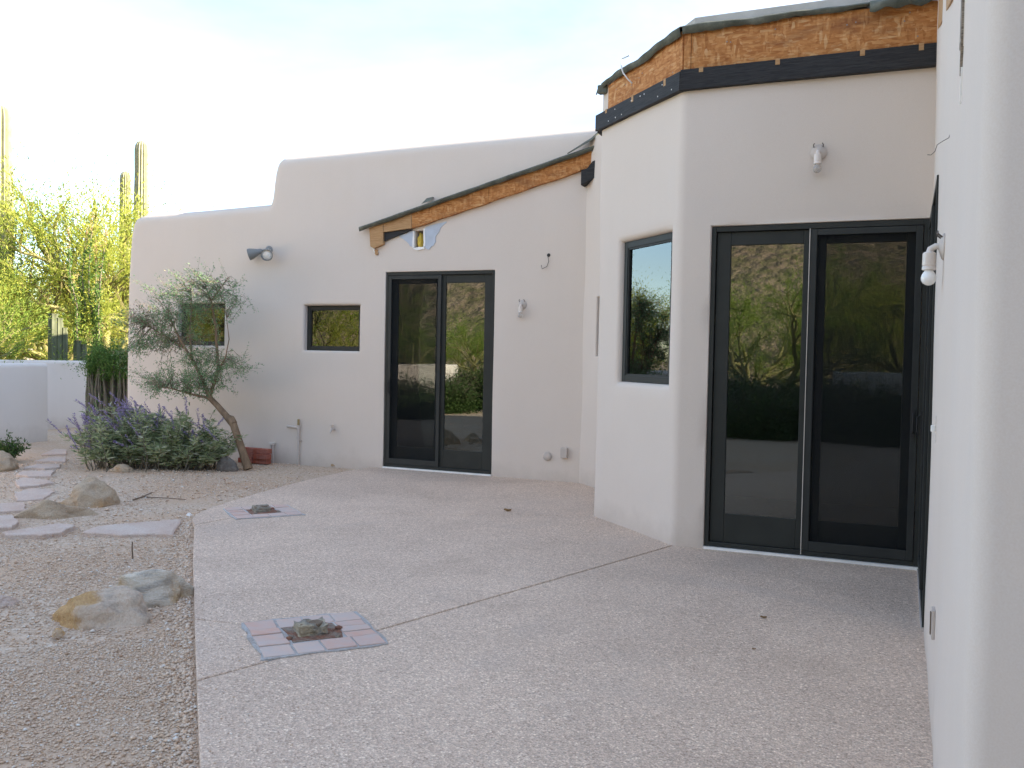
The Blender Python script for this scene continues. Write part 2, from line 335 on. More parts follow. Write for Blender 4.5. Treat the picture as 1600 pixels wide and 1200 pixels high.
def leaf_mat(name, stops, trans=0.35, rough=0.6):
    m = bpy.data.materials.new(name); m.use_nodes = True; t = m.node_tree; t.nodes.clear()
    o = t.nodes.new('ShaderNodeOutputMaterial'); mixs = t.nodes.new('ShaderNodeMixShader'); mixs.inputs[0].default_value = trans
    d = t.nodes.new('ShaderNodeBsdfPrincipled'); d.inputs['Roughness'].default_value = rough; d.inputs['Specular IOR Level'].default_value = 0.2
    tr = t.nodes.new('ShaderNodeBsdfTranslucent'); g = t.nodes.new('ShaderNodeNewGeometry'); r = t.nodes.new('ShaderNodeValToRGB')
    e = r.color_ramp.elements
    while len(e) < len(stops): e.new(0.5)
    for i, (p, c) in enumerate(stops): e[i].position = p; e[i].color = (*c, 1)
    t.links.new(g.outputs['Random Per Island'], r.inputs['Fac'])
    t.links.new(r.outputs[0], d.inputs['Base Color']); t.links.new(r.outputs[0], tr.inputs['Color'])
    t.links.new(d.outputs[0], mixs.inputs[1]); t.links.new(tr.outputs[0], mixs.inputs[2]); t.links.new(mixs.outputs[0], o.inputs['Surface']); return m
M_PVLEAF = leaf_mat('palo_verde_leaf', [(0.0, (0.22, 0.27, 0.045)), (0.5, (0.34, 0.39, 0.065)), (1.0, (0.48, 0.47, 0.10))], 0.5)
M_PVLEAF2 = leaf_mat('green_tree_leaf', [(0.0, (0.16, 0.25, 0.04)), (0.6, (0.26, 0.37, 0.065)), (1.0, (0.38, 0.43, 0.09))], 0.5)
M_MESQ = leaf_mat('mesquite_leaf', [(0.0, (0.11, 0.22, 0.10)), (0.55, (0.19, 0.33, 0.155)), (0.85, (0.29, 0.41, 0.22)), (1.0, (0.37, 0.34, 0.20))], 0.45)
M_MESQB = leaf_mat('dry_mesquite_leaf', [(0.0, (0.16, 0.15, 0.10)), (0.5, (0.26, 0.21, 0.14)), (1.0, (0.34, 0.27, 0.18))], 0.35)
M_SAGE = leaf_mat('sage_leaf', [(0.0, (0.19, 0.245, 0.115)), (0.5, (0.33, 0.385, 0.20)), (0.85, (0.48, 0.505, 0.32)), (1.0, (0.63, 0.63, 0.48))], 0.42)
M_PURPLE = leaf_mat('purple_flower', [(0.0, (0.20, 0.14, 0.29)), (0.5, (0.33, 0.26, 0.43)), (1.0, (0.48, 0.41, 0.56))], 0.25)
M_OCLEAF = leaf_mat('ocotillo_leaf', [(0.0, (0.07, 0.145, 0.03)), (0.6, (0.12, 0.22, 0.05)), (1.0, (0.19, 0.28, 0.08))], 0.4)
M_SHRUB = leaf_mat('shrub_leaf', [(0.0, (0.04, 0.08, 0.02)), (1.0, (0.10, 0.16, 0.045))], 0.3)
M_BLOOM = leaf_mat('ocotillo_tip', [(0.0, (0.34, 0.22, 0.10)), (1.0, (0.45, 0.32, 0.18))], 0.25)
M_DRY = leaf_mat('dead_leaf', [(0.0, (0.20, 0.12, 0.05)), (1.0, (0.28, 0.18, 0.08))], 0.15)
def cactus_mat():
    k = MB('cactus_skin', 0.7, 0.25); k.color(k.ramp(k.noise(6, 5), [(0.3, (0.25, 0.255, 0.155)), (0.7, (0.36, 0.34, 0.22))])); k.bump(k.noise(60, 3), 0.01, 0.5); return k.m
M_CACT = cactus_mat(); M_CACT_SHADE = paint('shaded_cactus_skin', (0.085, 0.095, 0.055), 0.7, 0.2, 0.25)  # columnar cacti: tree shade put into a darker skin colour
def hill_mat():
    k = MB('desert_hill', 0.95, 0.1)
    a = k.ramp(k.noise(0.25, 7, 0.65), [(0.35, (0.30, 0.21, 0.145)), (0.6, (0.38, 0.28, 0.20))])
    b = k.ramp(k.noise(0.9, 5, 0.7), [(0.42, 0.75), (0.62, 0.0)])
    k.color(k.mix(k.sep(b), a, (0.13, 0.135, 0.055))).bump(k.noise(1.5, 5), 0.6, 0.8); return k.m
M_HILL = hill_mat()

M_JOINT = paint('joint_dirt', (0.17, 0.135, 0.11), 0.95, 0.05)
# ------------------------------------------------------------------ ground
YB, YF, XR = 9.963, 6.981, 0.141
def gz(x, y):
    n = mnoise.noise(Vector((x*0.55, y*0.55, 3.1)))*0.022 + mnoise.noise(Vector((x*1.9, y*1.9, 7.7)))*0.010
    near = max(0.0, 1 - max(abs(x+7)/12, abs(y-6)/10)); return -0.045 + n*min(1, near*3)
def axis(lo, hi, step, far):
    a = list(np.arange(lo, hi+1e-6, step)); s = step; l = [lo]; h = [hi]
    while l[-1] > -far: s *= 1.6; l.append(l[-1]-s); h.append(h[-1]+s)
    return l[:0:-1] + a + h[1:]
gx = axis(-16.0, 3.0, 0.16, 900); gy = axis(-3.0, 15.0, 0.16, 900)
V = [(x, y, gz(x, y)) for y in gy for x in gx]; nx = len(gx)
Fq = [[j*nx+i, j*nx+i+1, (j+1)*nx+i+1, (j+1)*nx+i] for j in range(len(gy)-1) for i in range(nx-1)]
ground = pyd('ground', V, Fq, M_GRAVEL, sm=80); tag(ground, kind='structure')

# hillside behind the terrace (seen mirrored in the glass)
hx = np.arange(-150, 111, 5.0); hy = np.arange(-170, -21, 5.0)
def hz(x, y):
    t = max(0.0, (-24-y)); ridge = 44*(1-math.exp(-t/38))*(0.75+0.4*mnoise.noise(Vector((x*0.016, y*0.012, 0.4))))
    return -0.3 + ridge + mnoise.noise(Vector((x*0.09, y*0.09, 5)))*min(1.6, t*0.08)
V = [(x, y, hz(x, y)) for y in hy for x in hx]; nx = len(hx)
hill = pyd('hillside', V, [[j*nx+i, j*nx+i+1, (j+1)*nx+i+1, (j+1)*nx+i] for j in range(len(hy)-1) for i in range(nx-1)], M_HILL, sm=80); tag(hill, kind='structure')

# patio: three broom-free aggregate slabs divided by tooled joints
edge = [(-0.8, 0.9), (-2.20, 2.44), (-2.80, 3.08)]
A1, A2, A3 = (-2.80, 3.08), (-2.55, 3.86), (-1.62, 6.98)          # joint at the near pier
C1, C2, C3 = (-5.36, 5.86), (-5.28, 6.62), (-2.58, 7.94)          # joint at the far pier
near = [(-0.55, -2.6), (-0.75, 0.85), (-2.20, 2.44), A1, A2, A3, (-1.55, 7.03), (0.17, 7.03), (0.17, 2.3), (3.5, 2.3), (3.5, -2.6)]
corner = [A1, (-3.21, 3.52), (-3.47, 3.80), (-2.95, 3.87), A2]
mid = [(-3.47, 3.80), (-4.53, 4.94), C1, C2, C3, (-2.50, 7.94), (-1.60, 7.03), A3, A2, (-2.95, 3.87)]
far = [C1, (-5.54, 6.03), (-5.70, 6.24), (-5.82, 6.55), (-5.93, 7.0), (-6.08, 7.75), (-6.20, 8.6), (-6.25, 9.3), (-6.25, 9.99), (-3.30, 9.99), (-2.5, 9.2), (-2.52, 7.99), C3, C2]
patio = pyd('patio', [(*p, -0.012) for p in near[:1]] and [(x, y, z) for z in (-0.10, -0.022) for (x, y) in [(-0.5, -2.5), (-0.70, 0.9), (-2.15, 2.47), (-4.5, 4.97), (-5.5, 6.08), (-5.78, 6.6), (-6.04, 7.75), (-6.21, 9.3), (-6.21, 9.95), (0.15, 9.95), (0.15, 2.32), (3.4, 2.32), (3.4, -2.5)]],
            [list(range(13))[::-1], list(range(13, 26))] + [[i, (i+1) % 13, 13+(i+1) % 13, 13+i] for i in range(13)], M_JOINT)
tag(patio, kind='structure')
def shrink(poly, d):
    P = [Vector(p) for p in poly]; n = len(P); a = sum(P[i].x*P[(i+1) % n].y - P[(i+1) % n].x*P[i].y for i in range(n)); sg = 1 if a > 0 else -1; R = []
    for i in range(n):
        e1 = (P[i]-P[i-1]).normalized(); e2 = (P[(i+1) % n]-P[i]).normalized()
        n1 = Vector((-e1.y, e1.x))*sg; n2 = Vector((-e2.y, e2.x))*sg; R.append(P[i] + (n1+n2)/max(0.35, 1+n1.dot(n2))*d)
    return R
for poly in (near, corner, mid, far):
    q = shrink(poly, 0.006); b = B().prism([(p.x, p.y) for p in q], -0.12, 0.0); b.build('slab', M_AGG, patio, bevel=0.006)

# ------------------------------------------------------------------ the house
house = empty('adobe_house', (-4, 10, 0))
tag(house, 'low tan stucco house with dark glazed doors and a torn-off porch roof', 'house')
def wob(a, b): return 0.005*math.sin(1.3*a+0.7*b+0.4) + 0.004*math.sin(2.9*a-1.9*b+1.0) + 0.003*math.sin(5.3*a+4.1*b)
def lines(lo, hi, step, extra):
    a = set(np.round(np.arange(lo, hi, step), 4)) | {round(hi, 4)}
    e = [round(x, 4) for x in extra]; a = [x for x in a if all(abs(x-y) > step*0.3 for y in e)] + e
    return sorted(set(a))
def sheet(name, S, Z, pos, holes, m, parent, extrude=None):
    """stucco skin over an (s,z) grid with rounded openings; holes: (s0,s1,z0,z1,lip,depth)"""
    V = []; F = []; idx = {}
    def vid(i, j):
        if (i, j) not in idx: idx[(i, j)] = len(V); V.append(pos(S[i], Z[j], 0))
        return idx[(i, j)]
    ex = [(a-r, b+r, c-r if c > 0.001 else c, d+r) for (a, b, c, d, r, D) in holes]
    for i in range(len(S)-1):
        for j in range(len(Z)-1):
            cs = (S[i]+S[i+1])/2; cz = (Z[j]+Z[j+1])/2
            if any(a < cs < b and c < cz < d for (a, b, c, d) in ex): continue
            F.append([vid(i, j), vid(i+1, j), vid(i+1, j+1), vid(i, j+1)])
    for (a, b, c, d, r, D), (ea, eb, ec, ed) in zip(holes, ex):
        si = [i for i, s_ in enumerate(S) if ea-1e-4 <= s_ <= eb+1e-4]; zj = [j for j, z_ in enumerate(Z) if ec-1e-4 <= z_ <= ed+1e-4]
        per = [(si[0], j) for j in zj] + [(i, zj[-1]) for i in si[1:]] + [(si[-1], j) for j in zj[-2::-1]]
        if c > 0.001: per += [(i, zj[0]) for i in si[-2:0:-1]]
        closed = c > 0.001; prev = [vid(*p) for p in per]
        prof = [(r*(1-math.sin(t)), r*(1-math.cos(t))) for t in np.linspace(0, math.pi/2, 6)[1:]] + [(0, D)]
        for (o, dp) in prof:
            row = []
            for (i, j) in per:
                s_, z_ = S[i], Z[j]
                fs = (s_-ea)/(eb-ea); fz = (z_-ec)/(ed-ec)
                s2 = (a-o) + fs*((b+o)-(a-o)); z2 = (c-o if c > 0.001 else c) + fz*((d+o)-(c-o if c > 0.001 else c))
                p = pos(s2, z2, dp); row.append(len(V)); V.append(p)
            n = len(row)
            for k in range(n if closed else n-1): F.append([prev[k], prev[(k+1) % n], row[(k+1) % n], row[k]])
            prev = row
    if extrude:
        nS, nZ = len(S), len(Z); chain = [(0, j) for j in range(nZ)] + [(i, nZ-1) for i in range(1, nS)]
        pr = [vid(*c) for c in chain]; bk = []
        for k in pr: x, y, z = V[k]; bk.append(len(V)); V.append((x, extrude, z))
        for k in range(len(pr)-1): F.append([pr[k], pr[k+1], bk[k+1], bk[k]])
    return pyd(name, V, F, m, parent, sm=38)

# --- back wall (low wing + tall parapet, flush)
OUT = [(-10.445, -0.2), (-10.445, 1.4), (-10.425, 2.4), (-10.40, 2.85), (-10.37, 3.14), (-10.33, 3.27), (-10.27, 3.345), (-10.17, 3.375), (-10.0, 3.385),
       (-9.08, 3.40), (-7.90, 3.432), (-7.868, 3.50), (-7.855, 3.66), (-7.83, 3.82), (-7.80, 3.93), (-7.76, 4.0), (-7.69, 4.035), (-7.55, 4.045), (-5.4, 4.07), (-3.3, 4.09), (0.6, 4.11)]
OA = np.array(OUT)
def seg_d(x, z):
    p = np.array([x, z]); a = OA[:-1]; b = OA[1:]; ab = b-a
    t = np.clip(((p-a)*ab).sum(1)/(ab*ab).sum(1), 0, 1); return float(np.sqrt((((a+ab*t[:, None])-p)**2).sum(1)).min())
HX = OA[4:, 0]; HZ = OA[4:, 1]; LX = OA[:5, 0]; LZ = OA[:5, 1]
ZB = 3.16; RT = 0.13
def back_pos(s, z, d):
    zz = min(z, ZB); xl = float(np.interp(zz, LZ, LX)); x = s
    if s < -10.0: x = xl + (s+10.445)/0.445*(-10.0-xl)
    if z > ZB:                                         # z in (ZB, ZB+1] is a rounded band measured from the top
        Hh = max(float(np.interp(x, HX, HZ)), ZB+0.01); t = z-ZB; z = ZB + (Hh-ZB)*t
    dd = seg_d(x, z); inn = 0.0
    if dd < RT: inn = RT - math.sqrt(max(0, RT*RT-(RT-dd)**2))
    return (x, YB + d + inn + wob(x, z)*min(1, dd*4), z)
DA = (-6.049, -4.538)                                  # far door
bh = [(-9.44, -8.615, 1.515, 2.10, 0.035, 0.13), (-7.29, -6.43, 1.475, 2.065, 0.035, 0.13), (DA[0], DA[1], 0.0, 2.478, 0.008, 0.16), (-5.645, -5.505, 2.765, 2.985, 0.004, 0.12)]
xe = [v for h in bh for v in (h[0]-h[4], h[1]+h[4])]; ze = [v for h in bh for v in (h[2]-h[4], h[3]+h[4]) if v > 0.01]
S = lines(-10.445, 0.6, 0.11, xe + [-10.445, -10.437, -10.42, -10.39, -10.35, -10.3, -10.24, -10.16, -10.08, -10.0] + [-7.93, -7.91, -7.90, -7.89, -7.88, -7.868, -7.86, -7.85, -7.84, -7.82, -7.80, -7.78, -7.76, -7.73, -7.69, -7.64, -7.58, -7.5])
Z = lines(-0.2, ZB, 0.11, ze + [0.0]) + [ZB + t for t in (0.12, 0.25, 0.38, 0.5, 0.6, 0.68, 0.75, 0.81, 0.86, 0.90, 0.935, 0.96, 0.98, 0.992, 1.0)]
sheet('wall', S, Z, back_pos, bh, M_STUCCO, house, extrude=17.5)['label'] = 'long tan stucco rear wall stepping up to a taller parapet'

# --- plan paths for the bay and the side wing
def round_path(pts, rs, n=10):
    P = [Vector(p) for p in pts]; o = []
    for i, p in enumerate(P):
        if i in (0, len(P)-1) or rs[i] == 0: o.append(p); continue
        a = (P[i-1]-p).normalized(); b = (P[i+1]-p).normalized(); half = a.angle(b)/2; t = rs[i]/math.tan(half)
        c = p + (a+b).normalized()*rs[i]/math.sin(half); s0 = p+a*t-c; s1 = p+b*t-c; ang = s0.angle(s1)
        for k in range(n+1):
            f = k/n; o.append(c + (s0*math.sin((1-f)*ang) + s1*math.sin(f*ang))/math.sin(ang))
    return o
class Path:
    def __init__(s, pts):
        s.p = [Vector((a[0], a[1])) for a in pts]; s.L = [0]
        for a, b in zip(s.p, s.p[1:]): s.L.append(s.L[-1]+(b-a).length)
        s.n = []
        for i in range(len(s.p)):
            t = (s.p[min(i+1, len(s.p)-1)]-s.p[max(i-1, 0)]).normalized(); s.n.append(Vector((t.y, -t.x)))   # outward = right of travel
    def at(s, q):
        i = int(np.clip(np.searchsorted(s.L, q)-1, 0, len(s.L)-2)); f = (q-s.L[i])/max(1e-9, s.L[i+1]-s.L[i])
        return s.p[i].lerp(s.p[i+1], f), s.n[i].lerp(s.n[i+1], f).normalized()
    def s_of(s, x, y):
        best = (9e9, 0)
        for q in np.linspace(0, s.L[-1], 4000):
            p, _ = s.at(q); d = (p-Vector((x, y))).length
            if d < best[0]: best = (d, q)
        return best[1]
def path_sheet(name, pts, H, holes_xy, step, m, parent, zr=()):
    # walk the path backwards so that "right of travel" points outside
    pa = Path(pts); holes = []
    for (p0, p1, z0, z1, r, D) in holes_xy:
        a, b = sorted((pa.s_of(*p0), pa.s_of(*p1))); holes.append((a, b, z0, z1, r, D))
    def pos(s_, z_, d):
        p, n = pa.at(s_); e = wob(s_*1.1+3, z_) if d == 0 else wob(s_*1.1+3, z_)*0.5
        return (p.x - n.x*(d+e), p.y - n.y*(d+e), z_)
    xe = [v for h in holes for v in (h[0]-h[4], h[1]+h[4])]; ze = [v for h in holes for v in (h[2]-h[4], h[3]+h[4]) if v > 0.01]
    S = sorted(set(lines(0, pa.L[-1], step, xe)) | {round(l, 4) for l in pa.L if all(not (h[0]-h[4]-0.01 < l < h[1]+h[4]+0.01) for h in holes)})
    S2 = [S[0]]
    for q in S[1:]:
        if q-S2[-1] > 0.004 or any(abs(q-e) < 1e-3 for e in xe): S2.append(q)
    Z = lines(-0.2, H, step, ze + [0.0])
    return sheet(name, S2, Z, pos, holes, m, parent)
BX, BY, SS = -2.58, 7.94, 0.958
bay_pts = round_path([(-3.46, 10.02), (-2.56, 9.12), (BX, BY), (BX+SS, BY-SS), (0.16, YF)], [0, 0.06, 0.11, 0.11, 0])
# travel left->right has the outside on its right
W45 = ((-2.30, 7.66), (-1.715, 7.075))
path_sheet('bay_wall', bay_pts, 3.94, [(W45[0], W45[1], 1.245, 2.455, 0.05, 0.105), ((-1.377, YF), (0.132, YF), 0.0, 2.462, 0.008, 0.14), ((-3.185, 9.745), (-2.75, 9.31), 1.47, 2.13, 0.02, 0.12)], 0.12, M_STUCCO, house)
wing_shade_pts = round_path([(XR, 17.4), (XR, 2.22), (3.6, 2.22), (3.6, -8.5), (12.0, -8.5), (12.0, 17.4), (XR, 17.41)], [0, 0.055, 0.05, 0.1, 0.1, 0, 0])  # path runs on round an unseen block, added to shade patio and wing
path_sheet('wing_wall_with_shade_block', wing_shade_pts, 4.3, [((XR, 6.93), (XR, 5.38), 0.0, 2.46, 0.008, 0.14), ((XR, 3.47), (XR, 3.34), 2.49, 2.95, 0.004, 0.10)], 0.22, M_STUCCO, house)
B().box(0.15, 11.9, 2.4, 17.3, 4.1, 4.2).box(3.7, 11.9, -8.4, 2.39, 4.1, 4.2).build('wing_roof_with_shade_block', M_COAT, house)  # second box roofs the added shade block
# inside: floor, ceiling, rear and cross walls, with floor and partition coloured dark
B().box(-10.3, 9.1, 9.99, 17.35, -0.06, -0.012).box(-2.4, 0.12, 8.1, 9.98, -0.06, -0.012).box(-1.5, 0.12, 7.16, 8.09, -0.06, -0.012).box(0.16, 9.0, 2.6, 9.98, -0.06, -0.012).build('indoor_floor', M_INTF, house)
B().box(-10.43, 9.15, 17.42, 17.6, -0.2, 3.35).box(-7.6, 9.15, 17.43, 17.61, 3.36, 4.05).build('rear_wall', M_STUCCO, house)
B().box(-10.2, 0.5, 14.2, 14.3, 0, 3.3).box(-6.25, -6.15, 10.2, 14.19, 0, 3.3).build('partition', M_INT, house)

# --- joinery
def bars(b, x0, x1, z0, z1, y0, y1, w, wt=None, wb=None):      # a rectangular frame of four bars
    wt = wt or w; wb = wb or w
    b.box(x0, x0+w, y0, y1, z0, z1); b.box(x1-w, x1, y0, y1, z0, z1)
    b.box(x0+w, x1-w, y0+0.001, y1-0.001, z1-wt, z1); b.box(x0+w, x1-w, y0+0.001, y1-0.001, z0, z0+wb)
def door(M, W, H, screen_left, label, sill=M_WHITE, sill_out=0.012):
    b = B(); bars(b, 0.003, W-0.003, 0.022, H-0.003, 0.010, 0.125, 0.032, 0.04, 0.035)
    d = b.build('sliding_door', M_FRAME, house, M, bevel=0.003); d['label'] = label
    mid_ = W*0.5
    fx = (mid_-0.02, W-0.038) if screen_left else (0.038, mid_+0.02)
    sx = (0.038, mid_+0.035) if screen_left else (mid_-0.035, W-0.038)
    b = B(); bars(b, fx[0], fx[1], 0.058, H-0.045, 0.035, 0.070, 0.105, 0.10, 0.22); b.build('fixed_panel', M_FRAME, d, M, bevel=0.004)
    B().box(fx[0]+0.106, fx[1]-0.106, 0.050, 0.056, 0.279, H-0.146).build('pane', M_GLASS, d, M)
    b = B(); bars(b, sx[0], sx[1], 0.058, H-0.045, 0.078, 0.113, 0.105, 0.10, 0.22); b.build('sliding_panel', M_FRAME, d, M, bevel=0.004)
    B().box(sx[0]+0.106, sx[1]-0.106, 0.092, 0.098, 0.279, H-0.146).build('pane', M_GLASS, d, M)
    b = B(); bars(b, sx[0]+0.001, sx[1]-0.001, 0.060, H-0.047, 0.006, 0.026, 0.045, 0.045, 0.07); b.build('screen_frame', M_FRAME2, d, M, bevel=0.003)
    B().box(sx[0]+0.044, sx[1]-0.044, 0.0155, 0.0165, 0.128, H-0.09).build('insect_screen', M_SCREEN, d, M)
    hx_ = sx[0]+0.030 if screen_left else sx[1]-0.030
    b = B().box(hx_-0.013, hx_+0.013, -0.004, 0.0055, 0.93, 1.13); b.tube([(hx_, -0.003, 0.96), (hx_, -0.026, 0.98), (hx_, -0.026, 1.08), (hx_, -0.003, 1.10)], 0.006, 6)
    b.build('handle', M_BLACK, d, M)
    B().box(0.002, W-0.002, -sill_out, 0.13, 0.001, 0.020).build('threshold', sill, d, M)
    return d
T = Matrix.Translation
door(T((DA[0], YB, 0)), DA[1]-DA[0], 2.478, True, 'far dark sliding door with its screen on the left')
dB = door(T((-1.377, YF, 0)), 1.509, 2.462, False, 'near dark sliding door with its screen on the right')
# pale sealant line down the meeting rail of the near door
B().box(0.712, 0.717, 0.0005, 0.0055, 0.03, 2.42).build('seal_strip', M_PLAST, dB, T((-1.377, YF, 0)))
door(T((XR-0.024, 6.93, 0)) @ Matrix.Rotation(-math.pi/2, 4, 'Z'), 1.55, 2.46, True, 'dark door in the side wing seen edge on', M_PIPE, -0.004)
def window(M, W, H, fw, label, depth=0.13):
    b = B(); bars(b, 0.002, W-0.002, 0.002, H-0.002, depth-0.055, depth-0.001, fw); w_ = b.build('window', M_FRAME, house, M, bevel=0.003)
    if label: w_['label'] = label
    b = B(); bars(b, fw+0.001, W-fw-0.001, fw+0.001, H-fw-0.001, depth-0.047, depth-0.01, 0.014); b.build('sash', M_FRAME2, w_, M)
    B().box(fw+0.015, W-fw-0.015, depth-0.030, depth-0.024, fw+0.015, H-fw-0.015).build('pane', M_GLASS, w_, M)
window(T((-9.44, YB, 1.515)), 0.825, 0.585, 0.045, 'small square-cornered window half hidden by the leaning tree')
window(T((-7.29, YB, 1.475)), 0.86, 0.59, 0.045, 'small dark-framed window left of the far door')
window(T((-2.30, 7.66, 1.245)) @ Matrix.Rotation(-math.pi/4, 4, 'Z'), 0.827, 1.21, 0.055, 'tall window in the angled face of the bay', 0.10)

# --- bay roof edge: trim boards, OSB band, torn membrane
n45 = Vector((-1, -1)).normalized(); nF = Vector((0, -1)); nL = Vector((-1, 0))
def mit(a, b, o): return (a+b)/(1+a.dot(b))*o
c0 = Vector((BX-0.02, BY+0.02)); c1 = Vector((BX+SS, BY-SS)); c2 = Vector((XR-0.005, YF))
def bay_line(o, o2=None): return [c0+mit(nL, n45, o), c1+mit(n45, nF, o), Vector((c2.x, c2.y-o))]
def band(name, p_in, p_out, z0, z1, m, parent=house, bevel=0.0):
    n = len(p_in); v = []
    for i in range(n):
        a, b = (z0[i], z1[i]) if hasattr(z0, '__len__') else (z0, z1)
        v += [(*p_in[i], a), (*p_out[i], a), (*p_out[i], b), (*p_in[i], b)]
    f = []
    for i in range(n-1):
        for k in range(4): f.append([4*i+k, 4*i+(k+1) % 4, 4*i+4+(k+1) % 4, 4*i+4+k])
    f += [[3, 2, 1, 0], [4*n-4, 4*n-3, 4*n-2, 4*n-1]]
    b_ = B(); b_.add(v, f); return b_.build(name, m, parent, bevel=bevel)
i0 = bay_line(-0.02); o1 = bay_line(0.045)
band('trim_board', i0[:2], [o1[0], o1[1]+Vector((-0.0015, -0.0005))], 3.500, 3.645, M_TRIM, bevel=0.004)
band('trim_board', i0[1:], [o1[1]+Vector((0.0015, 0)), o1[2]], 3.500, 3.655, M_TRIM, bevel=0.004)
L0 = [c0+Vector((0.01, 0.12)), c0+Vector((-0.05, 0.16))]
band('trim_board', [Vector((BX+0.02, 8.02)), Vector((BX+0.02, 8.9))], [Vector((BX-0.062, 8.0)), Vector((BX-0.062, 8.9))], 3.500, 3.645, M_TRIM, bevel=0.004)
# OSB sheets stand a little behind the trim
c0b = Vector((BX+0.10, BY-0.10)); 
def on45(f): return c0b.lerp(c1, f)
def osb(a, b, n, z0a, z0b, z1a, z1b, o=0.016): 
    return band('osb_sheet', [a-n*0.02, b-n*0.02], [a+n*o, b+n*o], [z0a, z0b], [z1a, z1b], M_OSB)
osb(on45(0.0), on45(0.97), n45, 3.62, 3.62, 3.87, 3.955)
osb(on45(0.973)+n45*0.0, c1+mit(n45, nF, 0.0), n45, 3.62, 3.62, 3.957, 3.96)
osb(c1+Vector((0.004, 0)), c1+Vector((0.055, 0)), nF, 3.62, 3.62, 3.96, 3.96, 0.020)
osb(c1+Vector((0.058, 0)), c2, nF, 3.62, 3.62, 3.96, 3.95)
B().box(BX+0.12, BX+0.14, 7.9, 9.1, 3.62, 3.86).build('osb_sheet', M_OSB, house)
# pale notches left along the top of the trim where the rafters were pulled
def notch(p, n, z, hh, ww=0.032):
    t = Vector((-n.y, n.x)); q = p + n*0.047
    v = [(*(q+t*s*ww/2+n*d), zz) for zz in (z-hh, z+0.004) for (s, d) in ((-1, -0.02), (1, -0.02), (1, 0.0), (-1, 0.0))]
    b_ = B(); b_.add(v, [[3, 2, 1, 0], [4, 5, 6, 7], [0, 1, 5, 4], [1, 2, 6, 5], [2, 3, 7, 6], [3, 0, 4, 7]]); b_.build('rafter_stub', M_PINE, house)
for x, hh in ((-1.48, 0.035), (-0.92, 0.04), (-0.34, 0.04), (0.04, 0.045)): notch(Vector((x, YF)), nF, 3.656, hh)
for f, hh in ((0.12, 0.03), (0.47, 0.05), (0.85, 0.055)): notch(Vector((BX, BY)).lerp(c1, f), n45, 3.646, hh)
# membrane hanging over the OSB: a wavy sheet with real thickness
def membrane(name, base, zt, hang, curb, m=M_ROOF, seed=1, n=46, over=0.035):
    """base: plan polyline (outer edge); profile: back on roof, curb, lip, hanging skirt"""
    pa = Path([(p.x, p.y) for p in base]); V = []; F = []; rr = random.Random(seed); k = 6
    for i in range(n+1):
        s_ = pa.L[-1]*i/n; p, nn = pa.at(s_); f = i/n
        z = zt(f); w1 = 0.005*math.sin(f*17+seed)+0.004*math.sin(f*37+2*seed); h = hang(f)*(1+0.10*math.sin(f*19+seed))+rr.uniform(-0.005, 0.005)
        prof = [(-0.34, curb+0.02), (-0.14, curb), (-0.03, curb*0.35+w1*0.5), (over*0.7+w1, 0.0), (over+w1, -0.010), (over*0.62+w1*0.6, -h)]
        for (o, dz) in prof: V.append((p.x+nn.x*o, p.y+nn.y*o, z+dz))
    F = [[i*k+j, (i+1)*k+j, (i+1)*k+j+1, i*k+j+1] for i in range(n) for j in range(k-1)]
    ob = pyd(name, V, F, m, house, sm=50); md = ob.modifiers.new('thick', 'SOLIDIFY'); md.thickness = 0.004; md.offset = 0
    return ob
b45 = [c0b+n45*0.02+Vector((-0.05, 0.05)), c1+mit(n45, nF, 0.02)]
membrane('roof_membrane', b45, lambda f: 3.905+0.075*f+0.01*math.sin(f*9), lambda f: 0.05+0.025*f, 0.03, seed=3)
bF = [c1+mit(n45, nF, 0.02), Vector((-0.30, YF-0.02))]
membrane('roof_membrane', bF, lambda f: 3.985+0.004*math.sin(f*12), lambda f: 0.065-0.035*f, 0.05, seed=5)
# pale coated curb rising behind the edge
pc = [Vector((p.x, p.y)) for p in (c0b+Vector((0.12, 0.02)), c1+Vector((0.05, 0.12)), Vector((0.13, YF+0.10)))]
pa_in = [p+d for p, d in zip(pc, (Vector((0.5, 0.5)), Vector((0.3, 0.7)), Vector((0, 0.7))))]
band('roof_curb', pa_in, pc, [3.80]*3, [3.975, 4.095, 4.10], M_COAT)
B().prism([(BX+0.1, 9.9), (BX+0.1, BY+0.05), (BX+SS+0.03, BY-SS+0.15), (0.13, YF+0.2), (0.13, 9.9)], 3.78, 3.93).build('bay_roof', M_COAT, house)
# flap torn loose at the right end
flapV = []; 
for i in range(13):
    f = i/12; x = -0.30+0.40*f
    for (o, z) in ((0.10, 4.01), (-0.03, 4.00-0.01*f), (-0.075-0.02*math.sin(f*5), 3.965), (-0.082-0.02*math.sin(f*6), 3.905-0.012*math.sin(f*17)+0.02*f)):
        flapV.append((x, YF+o, z))
ob = pyd('roof_flap', flapV, [[i*4+j, (i+1)*4+j, (i+1)*4+j+1, i*4+j+1] for i in range(12) for j in range(3)], M_ROOF, house, sm=50); md = ob.modifiers.new('thick', 'SOLIDIFY'); md.thickness = 0.006
# ragged corner of membrane at the bay's left tip
tip = b45[0]
B().tube([(tip.x+0.03, tip.y, 3.90), (tip.x-0.03, tip.y+0.01, 3.86), (tip.x-0.065, tip.y+0.02, 3.855), (tip.x-0.085, tip.y+0.03, 3.82)], [0.022, 0.016, 0.011, 0.005], 5).build('roof_membrane', M_ROOF, house)
B().prism([(-0.06, -0.03), (0.035, -0.03), (0.04, 0.03), (-0.05, 0.028)], -0.05, 0.03, T((tip.x, tip.y, 3.86))).build('roof_membrane', M_ROOF, house, bevel=0.012)

